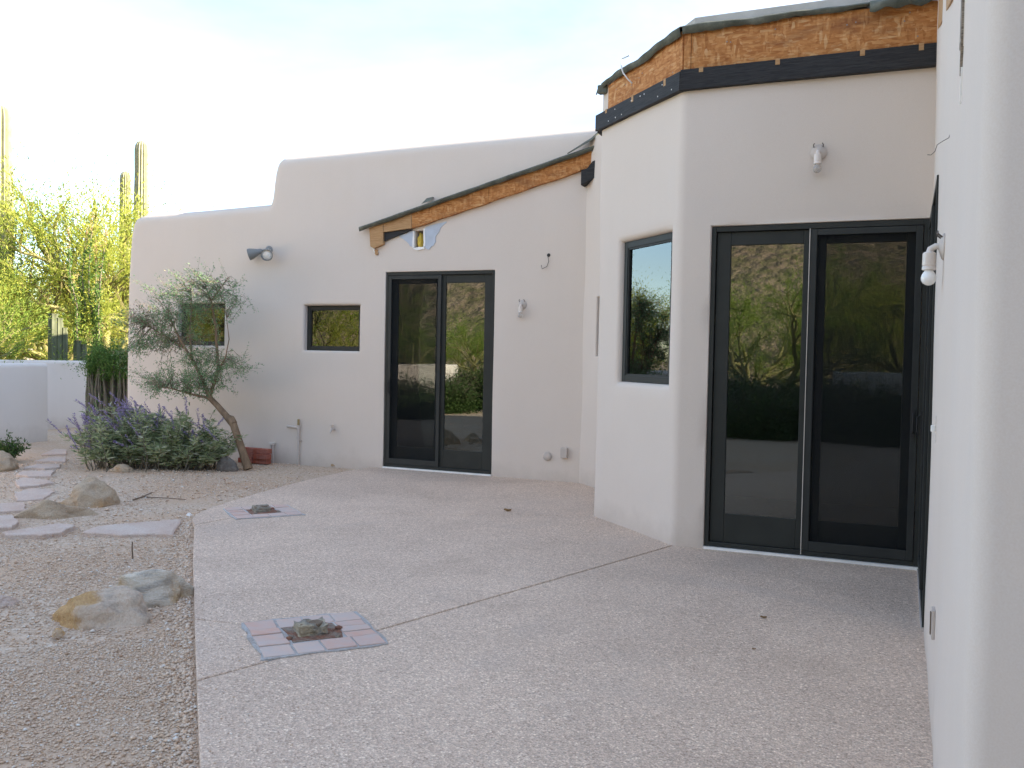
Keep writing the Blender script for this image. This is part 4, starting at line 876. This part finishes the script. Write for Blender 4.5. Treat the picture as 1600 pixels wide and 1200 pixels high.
# ------------------------------------------------------------------ gravel stones
def inside(poly, x, y):
    r = np.zeros(len(x), bool); n = len(poly)
    for i in range(n):
        x0, y0 = poly[i]; x1, y1 = poly[(i+1) % n]
        c = ((y0 > y) != (y1 > y)) & (x < (x1-x0)*(y-y0)/((y1-y0) or 1e-9)+x0); r ^= c
    return r
def pebbles(N, depth_lo, depth_hi, s_lo, s_hi):
    # scattered over the gravel bed in plan, denser nearer the terrace edge
    u = rng.uniform(size=N); dpt = np.sqrt(depth_lo**2 + u*(depth_hi**2-depth_lo**2)); a = rng.uniform(HEAD-0.05, HEAD+0.56, N)
    x = np.cos(a)*dpt; y = np.sin(a)*dpt
    ok = ~inside(near, x, y) & ~inside(mid, x, y) & ~inside(corner, x, y) & ~inside(far, x, y) & (y < YB-0.02) & (x < -1.2) & (x > -13.0)
    ns = np.array([mnoise.noise(Vector((px*0.8, py*0.8, 2.0))) for px, py in zip(x, y)])
    ok &= rng.uniform(size=N) < np.clip(0.62+ns*1.1, 0.12, 1)
    return x[ok], y[ok], rng.uniform(s_lo, s_hi, ok.sum())*np.where(rng.uniform(size=ok.sum()) > 0.97, 1.9, 1.0)
X = []; Y = []; Sz = []
for args in ((80000, 2.4, 5.0, 0.003, 0.0075), (52000, 5.0, 8.5, 0.0045, 0.0095), (24000, 8.5, 14.0, 0.007, 0.013)):
    a, b_, c_ = pebbles(*args); X.append(a); Y.append(b_); Sz.append(c_)
# a denser fringe of stones washed against the patio edge
t_ = rng.uniform(0, 1, 2600); ex = np.interp(t_, [0, 0.25, 0.75, 0.9, 1], [-1.6, -2.8, -5.54, -5.95, -6.25]); ey = np.interp(t_, [0, 0.25, 0.75, 0.9, 1], [1.8, 3.08, 6.03, 7.1, 9.9])
off = np.abs(rng.normal(0, 0.07, 2600))+0.015; X.append(ex-off*0.75); Y.append(ey-off*0.65); Sz.append(rng.uniform(0.006, 0.014, 2600))
n_on = 420; t_ = rng.uniform(0, 1, n_on); ex = np.interp(t_, [0, 0.25, 0.75, 0.9, 1], [-1.6, -2.8, -5.54, -5.95, -6.25]); ey = np.interp(t_, [0, 0.25, 0.75, 0.9, 1], [1.8, 3.08, 6.03, 7.1, 9.9])
off = np.abs(rng.normal(0, 0.22, n_on))+0.02; X.append(ex+off*0.75); Y.append(ey+off*0.6); Sz.append(rng.uniform(0.0025, 0.006, n_on))
X = np.concatenate(X); Y = np.concatenate(Y); Sz = np.concatenate(Sz); N = len(X)
Zg = np.array([gz(a, b_) for a, b_ in zip(X, Y)]); Zg[-n_on:] = 0.0
octv = np.array([(1, 0, 0), (0, 1, 0), (-1, 0, 0), (0, -1, 0), (0, 0, 1), (0, 0, -0.6)], float)
octf = np.array([(0, 1, 4), (1, 2, 4), (2, 3, 4), (3, 0, 4), (1, 0, 5), (2, 1, 5), (3, 2, 5), (0, 3, 5)], np.int32)
P = octv[None]*rng.uniform(0.65, 1.25, (N, 6, 1)); a = rng.uniform(0, 6.28, N); P[..., 2] *= 0.62
Px = P[..., 0]*np.cos(a)[:, None]-P[..., 1]*np.sin(a)[:, None]; Py = P[..., 0]*np.sin(a)[:, None]+P[..., 1]*np.cos(a)[:, None]
P = np.stack([Px, Py, P[..., 2]], -1)*Sz[:, None, None] + np.stack([X, Y, Zg+Sz*0.35], -1)[:, None]
me = bpy.data.meshes.new('gravel'); me.vertices.add(N*6); me.vertices.foreach_set('co', P.astype(np.float32).ravel())
fi = (octf[None]+(np.arange(N)*6)[:, None, None]).astype(np.int32).ravel(); me.loops.add(len(fi)); me.loops.foreach_set('vertex_index', fi)
me.polygons.add(N*8); me.polygons.foreach_set('loop_start', np.arange(0, N*24, 3, dtype=np.int32)); me.update(); me.validate()
gr = link('gravel', me, M_PEB); tag(gr, 'loose tan and grey gravel over the garden bed', 'gravel', kind='stuff')

# ------------------------------------------------------------------ plants
def curve_pts(p0, p1, sag, n=5, jit=0.0, r=rng):
    p0 = np.array(p0); p1 = np.array(p1); t = np.linspace(0, 1, n)[:, None]
    q = p0*(1-t)+p1*t; q[:, 2] += (sag*4*t*(1-t))[:, 0]; q[1:-1] += r.normal(0, jit, (n-2, 3)); return q
# --- leaning mesquite-like tree
def tree_small():
    t = empty('leaning_tree', (-7.55, 9.18, 0)); tag(t, 'small leaning tree with feathery grey-green foliage before the left wall', 'tree')
    y0 = 9.15
    def tp(px, py, dy=0): p = on(px, py, (0, 1, 0), y0+dy); return np.array(p)
    trunk = [tp(388, 733), tp(381, 712), tp(373, 688), tp(365, 664), tp(352, 648), tp(338, 632), tp(327, 621)]
    tr = B().tube(trunk, [0.058, 0.050, 0.046, 0.047, 0.040, 0.036, 0.034], 10)
    tr.tube([tp(365, 662), tp(361, 655), tp(355, 651)], [0.050, 0.052, 0.03], 8)
    br = [([tp(329, 623), tp(318, 598, 0.02), tp(306, 572, 0.0), tp(290, 545, -0.05), tp(276, 520, -0.08), tp(262, 490, -0.1)], [0.030, 0.024, 0.021, 0.018, 0.014, 0.008]),
          ([tp(327, 620), tp(334, 600, 0.1), tp(341, 578, 0.12), tp(339, 548, 0.15), tp(337, 510, 0.12), tp(330, 470, 0.1), tp(318, 440, 0.1)], [0.026, 0.022, 0.022, 0.019, 0.016, 0.011, 0.006]),
          ([tp(329, 622), tp(312, 619, -0.1), tp(292, 614, -0.15), tp(268, 607, -0.2), tp(244, 604, -0.2)], [0.020, 0.015, 0.012, 0.009, 0.005]),
          ([tp(300, 560), tp(296, 520, 0.1), tp(300, 480, 0.15), tp(296, 445, 0.15)], [0.016, 0.012, 0.009, 0.005]),
          ([tp(290, 545), tp(262, 528, 0.1), tp(236, 512, 0.1), tp(215, 500, 0.1)], [0.014, 0.010, 0.007, 0.004]),
          ([tp(341, 578), tp(352, 560, -0.1), tp(358, 530, -0.1), tp(352, 480, 0.0)], [0.010, 0.008, 0.006, 0.003]),
          ([tp(330, 470), tp(345, 450), tp(358, 432)], [0.008, 0.006, 0.003])]
    for p, r_ in br: tr.tube(p, r_, 7)
    tr.build('trunk', M_BARK, t, sm=60)
    nodes = np.concatenate([curve for p, _ in br for curve in [np.array([np.array(a)*(1-f)+np.array(b_)*f for a, b_ in zip(p, p[1:]) for f in (0, .33, .66)])]])
    blobs = [((312, 460), 50, 28, 0.33, 54), ((285, 470), 34, 24, 0.3, 36), ((338, 455), 26, 22, 0.25, 34), ((250, 500), 44, 22, 0.35, 54), ((225, 500), 26, 18, 0.3, 34), ((283, 500), 34, 28, 0.35, 40),
             ((265, 535), 34, 14, 0.3, 60), ((250, 598), 36, 18, 0.3, 52), ((285, 592), 38, 18, 0.35, 42), ((315, 600), 22, 18, 0.3, 70), ((318, 560), 26, 16, 0.3, 40), ((348, 575), 12, 22, 0.25, 26), ((370, 570), 18, 7, 0.1, 12), ((300, 435), 14, 10, 0.15, 10), ((215, 545), 14, 10, 0.2, 12), ((362, 470), 12, 14, 0.1, 10), ((225, 535), 18, 14, 0.2, 24)]
    tw = B(); C = []; D = []; brown = []
    for bi, ((bx, by), rx, ry, rd, cnt) in enumerate(blobs):
        cen = tp(bx, by); sx = abs(tp(bx+rx, by)[0]-cen[0]); sz = abs(tp(bx, by+ry)[2]-cen[2])
        for _ in range(cnt):
            g = rng.normal(0, 0.55, 3); e = cen + g*np.array([sx, rd, sz]); k = np.argmin(((nodes-e)**2).sum(1)+rng.uniform(0, 0.05, len(nodes)))
            p0 = nodes[k]; pts = curve_pts(p0, e, rng.uniform(-0.02, 0.08), 5, 0.015)
            if np.linalg.norm(e-p0) > 0.12: tw.tube(pts, [0.0045, 0.0035, 0.003, 0.002, 0.0012], 3, caps=False)
            # a feathery spray beyond the end
            dirn = (e-p0)/max(0.05, np.linalg.norm(e-p0)) + np.array([-0.25, 0, 0.15]) + rng.normal(0, 0.35, 3)
            dirn /= np.linalg.norm(dirn); Ls = rng.uniform(0.10, 0.24); m_ = 30
            s_ = rng.uniform(-0.9, 1, m_)[:, None]; c = e + dirn*s_*Ls + rng.normal(0, 0.020, (m_, 3)); C.append(c)
            D.append(dirn*0.5 + rng.normal(0, 0.7, (m_, 3))); brown.append(np.full(m_, bi in (3, 4, 6) and rng.uniform() < 0.5))
            tw.tube([e-dirn*Ls*0.5, e+dirn*Ls], [0.0022, 0.001], 3, caps=False)
    C = np.concatenate(C); D = np.concatenate(D); brown = np.concatenate(brown)
    tw.build('twigs', M_TWIG, t)
    for sel, nm, m in ((~brown, 'crown', M_MESQ), (brown, 'dry_crown', M_MESQB)):
        n = sel.sum(); fast_mesh(nm, leaf_quads(C[sel], D[sel], rng.uniform(0.02, 0.042, n), rng.uniform(0.007, 0.014, n)), 4, m, t)
tree_small()

# --- purple sage bush
def sage():
    t = empty('sage_bush', (-8.6, 8.75, 0)); tag(t, 'purple-flowering sage bush sprawling beside the leaning tree', 'bush')
    st = B(); C = []; D = []; Ls = []; FC = []; FD = []
    for i in range(300):
        u = rng.uniform(-1, 1); bx = -8.55 + u*0.66; by = 8.66 + 0.30*u + rng.normal(0, 0.17); base = np.array([bx, by, -0.04])
        ang = rng.uniform(0, 6.28); spread = rng.uniform(0.05, 0.42); h = 0.88*(rng.uniform(0.16, 0.80)+0.08*math.sin(u*7))*(1-0.15*u*u-0.12*u)
        top = base + np.array([math.cos(ang)*spread - 0.05 + u*0.10, math.sin(ang)*spread*0.8, h])
        pts = curve_pts(base, top, 0.06, 6, 0.012); st.tube(pts, [0.006, 0.005, 0.0045, 0.004, 0.003, 0.002], 4, caps=False)
        m_ = 60; f = rng.uniform(0.2, 1.05, m_); idx = np.clip(f*5, 0, 4.999); k = idx.astype(int); fr = (idx-k)[:, None]; c = pts[k]*(1-fr)+pts[k+1]*fr + rng.normal(0, 0.012, (m_, 3))
        C.append(c); d = rng.normal(0, 1, (m_, 3)); d[:, 2] = np.abs(d[:, 2])*0.5-0.1; D.append(d)
        if rng.uniform() < (0.80 if u < 0.1 else 0.2):
            out_ = np.array([rng.uniform(-0.75, 0.05), rng.uniform(-0.5, 0.2), rng.uniform(0.15, 0.8)]); out_ /= np.linalg.norm(out_); L = rng.uniform(0.16, 0.32)
            q = np.array([top, top+out_*L*0.5, top+out_*L+np.array([-0.03, 0, -0.02])]); st.tube(q, [0.003, 0.0022, 0.0015], 4, caps=False)
            m2 = 80; f2 = rng.uniform(0.12, 1, m2)[:, None]; FC.append(top+out_*L*f2+rng.normal(0, 0.005, (m2, 3))*(1.3-f2)); FD.append(rng.normal(0, 1, (m2, 3))+out_*0.8)
    # spikes reaching out low to the left
    st.build('stems', M_CANE, t)
    C = np.concatenate(C); D = np.concatenate(D); n = len(C)
    fast_mesh('foliage', leaf_quads(C, D, rng.uniform(0.06, 0.13, n), rng.uniform(0.010, 0.022, n)), 4, M_SAGE, t)
    FC = np.concatenate(FC); FD = np.concatenate(FD); n = len(FC)
    fast_mesh('flower_spikes', leaf_quads(FC, FD, rng.uniform(0.012, 0.024, n), rng.uniform(0.009, 0.015, n)), 4, M_PURPLE, t)
sage()
# --- small green shrub at the left edge
def shrub(loc, w_, h, n, name, label, m=M_SHRUB, L=(0.03, 0.06), dome=False):
    t = empty(name, loc); tag(t, label, 'shrub'); st = B(); C = []; D = []; loc = np.array(loc)
    for i in range(n):
        a = rng.uniform(0, 6.28); s_ = rng.uniform(0.2, 1)*w_; top = loc+np.array([math.cos(a)*s_, math.sin(a)*s_, h*rng.uniform(0.45, 1.05)*(1-0.3*s_/w_)])
        pts = curve_pts(loc+rng.normal(0, 0.03, 3)*np.array([1, 1, 0]), top, h*0.1, 5, 0.02*h); st.tube(pts, [0.008, 0.006, 0.005, 0.004, 0.002], 4, caps=False)
        k = 40; f = rng.uniform(0.08, 1.05, k)[:, None]; c = pts[0]*(1-f)+top*f+rng.normal(0, 0.03*h+0.01, (k, 3))
        if dome: g = rng.uniform(0, 1, k); c[:, 2] = top[2]*g*np.sqrt(np.maximum(0.0, 1.02-f[:, 0]**2*0.5)); c[:, :2] = loc[:2]+(top-loc)[:2]*rng.uniform(0.3, 1.05, (k, 1))+rng.normal(0, 0.05, (k, 2))
        C.append(c); D.append(rng.normal(0, 1, (k, 3)))
    st.build('stems', M_CANE, t); C = np.concatenate(C); D = np.concatenate(D); k = len(C)
    fast_mesh('foliage', leaf_quads(C, D, rng.uniform(*L, k), rng.uniform(L[0]*0.35, L[1]*0.4, k)), 4, m, t)
shrub((-10.62, 8.18, -0.04), 0.30, 0.36, 60, 'green_shrub', 'small bright green shrub at the left edge before the garden wall')

# --- living ocotillo fence between garden wall and house corner
def oco_fence():
    t = empty('ocotillo_fence', (-10.95, 10.2, 0)); tag(t, 'dense ocotillo cane fence sprouting leaves at the house corner', 'fence')
    C = []; D = []
    n = 58
    for i in range(n):
        x = -11.46 + 0.98*(i+0.5)/n + rng.normal(0, 0.008); y = 10.20 + (i % 2)*0.09 + rng.normal(0, 0.03); h = rng.uniform(1.15, 1.42)
        pts = [np.array([x, y, -0.05])] + [np.array([x+rng.normal(0, 0.012), y+rng.normal(0, 0.012), h*f]) for f in (0.2, 0.4, 0.6, 0.8, 1.0)]
        r0 = rng.uniform(0.014, 0.022); B().tube(pts, [r0*1.1, r0, r0*0.95, r0*0.92, r0*0.85, r0*0.7], 7).build('cane', M_CANE, t, sm=60)
        # leafy shoots at the top
        for _ in range(6):
            top = np.array([x, y, h*rng.uniform(0.80, 1.0)]); e = top+np.array([rng.normal(0, 0.11), rng.normal(0, 0.13), rng.uniform(-0.05, 0.30)]); k = 46
            f = rng.uniform(0, 1, k)[:, None]; C.append(top*(1-f)+e*f+rng.normal(0, 0.035, (k, 3))); D.append(rng.normal(0, 1, (k, 3)))
        k = 26; f = rng.uniform(0.05, 1, k); C.append(np.stack([x+rng.normal(0, 0.02, k), y-0.02+rng.normal(0, 0.025, k), h*f], 1)); D.append(rng.normal(0, 1, (k, 3)))
    C = np.concatenate(C); D = np.concatenate(D); k = len(C)
    fast_mesh('foliage', leaf_quads(C, D, rng.uniform(0.022, 0.045, k), rng.uniform(0.010, 0.018, k)), 4, M_OCLEAF, t)
oco_fence()
# --- tall sunlit ocotillos beyond the garden wall
def ocotillo(loc, tips, label):
    t = empty('ocotillo', loc); tag(t, label, 'ocotillo', 'tall ocotillos beyond the garden wall'); C = []; D = []; BC = []; BD = []; loc = np.array(loc); lf = B()
    for tip_ in tips:
        tip_ = np.array(tip_); pts = curve_pts(loc+rng.normal(0, 0.08, 3)*np.array([1, 1, 0]), tip_, 0.0, 7, 0.03); mid_ = (pts[0]+tip_)/2
        B().tube(pts, np.linspace(0.028, 0.009, 7), 6).build('cane', M_CANE, t, sm=60); k = 620
        f = rng.uniform(0.15, 0.98, k); i_ = np.clip(f*6, 0, 5.999).astype(int); fr = (f*6-i_)[:, None]; C.append(pts[i_]*(1-fr)+pts[i_+1]*fr+rng.normal(0, 0.03, (k, 3))); D.append(rng.normal(0, 1, (k, 3))+np.array([0, 0, 0.4]))
        k = 60; f = rng.uniform(0, 1, k)[:, None]; dd = (tip_-pts[-2]); dd /= np.linalg.norm(dd); BC.append(tip_+dd*(f*0.42-0.05)+rng.normal(0, 0.022, (k, 3))*(1.2-f)); BD.append(rng.normal(0, 1, (k, 3))+dd)
    C = np.concatenate(C); D = np.concatenate(D); k = len(C); fast_mesh('foliage', leaf_quads(C, D, rng.uniform(0.045, 0.085, k), rng.uniform(0.02, 0.036, k)), 4, M_OCLEAF, t)
    for C, D in zip(BC, BD): k = len(C); o_ = fast_mesh('tip_cluster', leaf_quads(C, D, rng.uniform(0.03, 0.06, k), rng.uniform(0.012, 0.022, k)), 4, M_BLOOM, t); o_['kind'] = 'stuff'
def far_pt(px, py, dist):
    d = ray(px, py); s_ = dist/math.hypot(d.x, d.y); return np.array((d.x*s_, d.y*s_, CAM_Z+d.z*s_))
def foot(px, dist): p = far_pt(px, 560, dist); return (p[0], p[1], -0.05)
ocotillo(foot(140, 20.5), [far_pt(108, 385, 20.3), far_pt(133, 385, 20.6), far_pt(143, 362, 20.5), far_pt(150, 405, 20.8), far_pt(163, 388, 20.2), far_pt(122, 430, 20.7), far_pt(154, 440, 20.4)], 'tall leafy ocotillo with pale tips rising beyond the garden wall')

# --- palo verde trees: three crowns built once, then copied
def palo_verde(seed, H, Wd, nleaf, label, m=M_PVLEAF, trunk_lean=(0.5, 0.0)):
    r = np.random.default_rng(seed); t = empty('palo_verde_tree', (0, 0, 0)); tag(t, label, 'tree')
    tr = B(); ends = []
    def grow(p, d, L, rad_, lev):
        n = 4; pts = [p]; q = p; dd = d
        for i in range(n): dd = dd + r.normal(0, 0.16, 3); dd /= np.linalg.norm(dd); q = q+dd*L/n; pts.append(q)
        tr.tube(pts, np.linspace(rad_, rad_*0.62, n+1), 7 if lev < 2 else 4, caps=False)
        if lev >= 3: ends.append((q, dd)); ends.append(((pts[2]+q)/2, dd)); return
        for k in range(int(r.integers(3, 5)) if lev < 2 else 3):
            nd = dd*0.6 + r.normal(0, 0.55, 3); nd[2] = nd[2]*0.7+0.42; nd /= np.linalg.norm(nd)
            grow(pts[-1] if k < 2 else pts[-2], nd, L*r.uniform(0.55, 0.8), rad_*0.6, lev+1)
    for k in range(3):
        a = seed+k*2.1; d = np.array([math.cos(a)*0.45+trunk_lean[0]*0.3, math.sin(a)*0.45, 0.9]); d /= np.linalg.norm(d); grow(np.array([0.06*math.cos(a), 0.06*math.sin(a), -0.1]), d, H*0.34, 0.085, 0)
    tr.build('trunk', M_PVBARK, t, sm=60)
    E = np.array([e for e, _ in ends]); DD = np.array([d for _, d in ends]); k = r.integers(0, len(E), nleaf)
    spray = DD[k]*0.8 + r.normal(0, 0.55, (nleaf, 3)) + np.array([0, 0, 0.15]); f = r.uniform(-0.3, 1, nleaf)[:, None]
    c = E[k] + spray*f*H*0.10 + r.normal(0, 0.03, (nleaf, 3)); d = spray + r.normal(0, 0.45, (nleaf, 3))
    fast_mesh('crown', leaf_quads(c, d, r.uniform(0.04, 0.09, nleaf), r.uniform(0.010, 0.020, nleaf), r), 4, m, t)
    return t
def copy_tree(src, loc, rz, sc, label=None, group=None):
    c = src.copy(); COL.objects.link(c)
    if label: c['label'] = label
    if group: c['group'] = group
    c.location = loc; c.rotation_euler = (0, 0, rz); c.scale = (sc[0], sc[0], sc[1]) if hasattr(sc, '__len__') else (sc, sc, sc)
    for ch in src.children: k = ch.copy(); COL.objects.link(k); k.parent = c
    return c
PV = [palo_verde(2, 4.0, 3, 26000, 'yellow-green palo verde with curved trunk at the left edge'),
      palo_verde(5, 4.4, 3, 27000, 'bushy palo verde behind the ocotillo canes', M_PVLEAF2, (-0.3, 0)),
      palo_verde(11, 4.2, 3, 25000, 'feathery palo verde just left of the house corner')]
def put(o, loc, rz, sc): o.location = loc; o.rotation_euler = (0, 0, rz); o.scale = (sc, sc, sc)
put(PV[0], foot(28, 21.5), 0.6, 1.05); put(PV[1], foot(122, 25), 1.9, 1.42); put(PV[2], foot(172, 23), 0.3, 1.58)
G = 'trees beyond the garden wall'
for o in PV: o['group'] = G
copy_tree(PV[0], foot(75, 27), 3.3, 1.15, 'yellowish palo verde between the left saguaro and the ocotillo', G)
copy_tree(PV[2], foot(8, 29), 2.2, 1.15, 'pale palo verde behind the leftmost saguaro', G)
copy_tree(PV[1], foot(100, 33), 4.4, 1.15, 'farther green tree filling the gap above the garden wall', G)
copy_tree(PV[0], foot(225, 29), 5.0, (1.25, 1.42), 'thin-topped palo verde at the foot of the twin saguaros', G)
copy_tree(PV[1], foot(50, 42), 0.4, 1.3, 'most distant green tree seen low between the trunks', G)
copy_tree(PV[2], foot(160, 40), 5.6, 1.25, 'distant palo verde behind the bushy one', G)
G2 = 'trees mirrored in the door and window glass'
LB2 = 'desert tree behind the viewer, seen only mirrored in the glass'
for i, (x, y, s_) in enumerate([(-19.5, -2.5, 1.1), (-16.5, 2.0, 0.95), (-22.5, 4.0, 1.15), (-14.5, -6.5, 1.05), (-11.0, -11.5, 1.1), (-7.0, -10.8, 1.15), (-3.4, -11.0, 1.25), (0.2, -12.0, 1.25), (3.6, -11.0, 1.2),
                               (-5.0, -16.5, 1.25), (-9.5, -17, 1.2), (-1.0, -19, 1.3), (-15.5, -15, 1.2), (-21.0, -10, 1.2), (-26, -3, 1.3), (-17.0, 10.6, 1.0), (-24, 9.5, 1.1), (5.5, -17, 1.2), (-2.0, -25, 1.3), (-12, -23, 1.3), (-19.5, 13, 1.1)]):
    copy_tree(PV[(i*2+1) % 3], (x, y, -0.1), i*1.7, s_, LB2, G2)
# low dense shrubs behind the viewer
SH = []
def make_shrub(seed):
    shrub((0, 0, -0.04), 1.0, 1.3, 230, 'desert_shrub', 'dense low shrub behind the viewer, seen only mirrored in the glass', M_SHRUB, (0.05, 0.11), True); o = [q for q in COL.objects if q.name.startswith('desert_shrub')][-1]
    o['group'] = 'shrubs mirrored in the door and window glass'; return o
sh0 = make_shrub(1)
SPOTS = [(-5.2, -4.6, 1.0), (-3.7, -4.4, 1.0), (-2.5, -4.2, 0.95), (-1.4, -4.5, 1.0), (-0.3, -4.2, 0.9), (0.8, -4.6, 0.95), (1.9, -5.4, 1.05), (-1.9, -5.6, 1.2), (-0.6, -5.8, 1.1), (-3.1, -5.8, 1.2), (-6.8, -5.2, 1.05), (-8.3, -4.2, 1.0), (-9.6, -2.8, 1.1), (-10.9, -1.2, 0.9), (-10.8, 1.4, 1.0), (-11.2, -3.6, 1.2),
         (-4.4, -8.0, 1.3), (-1.8, -8.2, 1.15), (-7.4, -7.6, 1.3), (-9.6, -6.3, 1.3), (-13.6, 0.6, 1.2), (-13.8, -2.4, 1.2), (3.4, -7.4, 1.3)]
for i, (x, y, s_) in enumerate(SPOTS):
    if i == 0: put(sh0, (x, y, -0.05), 0, s_)
    else: copy_tree(sh0, (x, y, -0.05), i*2.3, s_)
# --- saguaros and columnar cacti
def saguaro(px, top, dist, r0, label, ribs=16, waist=()):
    b0 = Vector(foot(px, dist)); zt = far_pt(px, top, dist)[2]; t = None; V = []; F = []; n = ribs*4; hs = [0, 0.1, 0.25, 0.4, 0.55, 0.7, 0.8, 0.88, 0.93, 0.96, 0.98, 0.992, 1.0]
    for f in hs:
        z = -0.1+(zt+0.1)*f; rr = r0*(0.78+0.3*math.sin(min(1, f*1.15)*math.pi*0.75))
        for (wf, wd) in waist: rr *= 1-wd*math.exp(-((f-wf)/0.02)**2)
        tip_d = (1-f)*zt
        if tip_d < r0*1.4: rr *= math.sqrt(max(0.0009, 1-(1-tip_d/(r0*1.4))**2))
        for k in range(n):
            a = 2*math.pi*k/n; q = rr*(1+0.11*math.cos(ribs*a)); V.append((b0.x+q*math.cos(a), b0.y+q*math.sin(a), z))
    m_ = len(hs); F = [[i*n+k, i*n+(k+1) % n, (i+1)*n+(k+1) % n, (i+1)*n+k] for i in range(m_-1) for k in range(n)] + [list(range((m_-1)*n, m_*n))]
    o = pyd('saguaro', V, F, M_CACT, sm=70); tag(o, label, 'cactus', 'saguaros beyond the garden wall'); return o
saguaro(219, 219, 33, 0.205, 'taller saguaro of the pair above the left wall', waist=((0.86, 0.1), (0.76, 0.06)))
saguaro(194, 267, 34, 0.165, 'shorter saguaro of the pair above the left wall')
saguaro(0, 164, 23.5, 0.225, 'saguaro cut off by the left frame edge')
def columns(px, dist, tops, label):
    t = empty('columnar_cactus', foot(px, dist)); tag(t, label, 'cactus')
    for (qx, top, r0) in tops:
        p = far_pt(qx, top, dist); b_ = B(); n = 28; prof = []
        fr_ = 1.3*r0/(p[2]+0.1)
        for a in (1.0/fr_, 0.5/fr_, 1.0, 0.6, 0.25, 0.0): f = 1-fr_*a; prof.append((r0*(1 if a >= 1 else math.sqrt(max(0.04, 1-a*a))), f))
        V = []
        for rr, f in prof:
            for k in range(n): a = 2*math.pi*k/n; q = rr*(1+0.12*math.cos(7*a)); V.append((p[0]+q*math.cos(a), p[1]+q*math.sin(a), -0.1+(p[2]+0.1)*f))
        pyd('stem', V, [[i*n+k, i*n+(k+1) % n, (i+1)*n+(k+1) % n, (i+1)*n+k] for i in range(5) for k in range(n)] + [list(range(5*n, 6*n))], M_CACT_SHADE, t, sm=60)
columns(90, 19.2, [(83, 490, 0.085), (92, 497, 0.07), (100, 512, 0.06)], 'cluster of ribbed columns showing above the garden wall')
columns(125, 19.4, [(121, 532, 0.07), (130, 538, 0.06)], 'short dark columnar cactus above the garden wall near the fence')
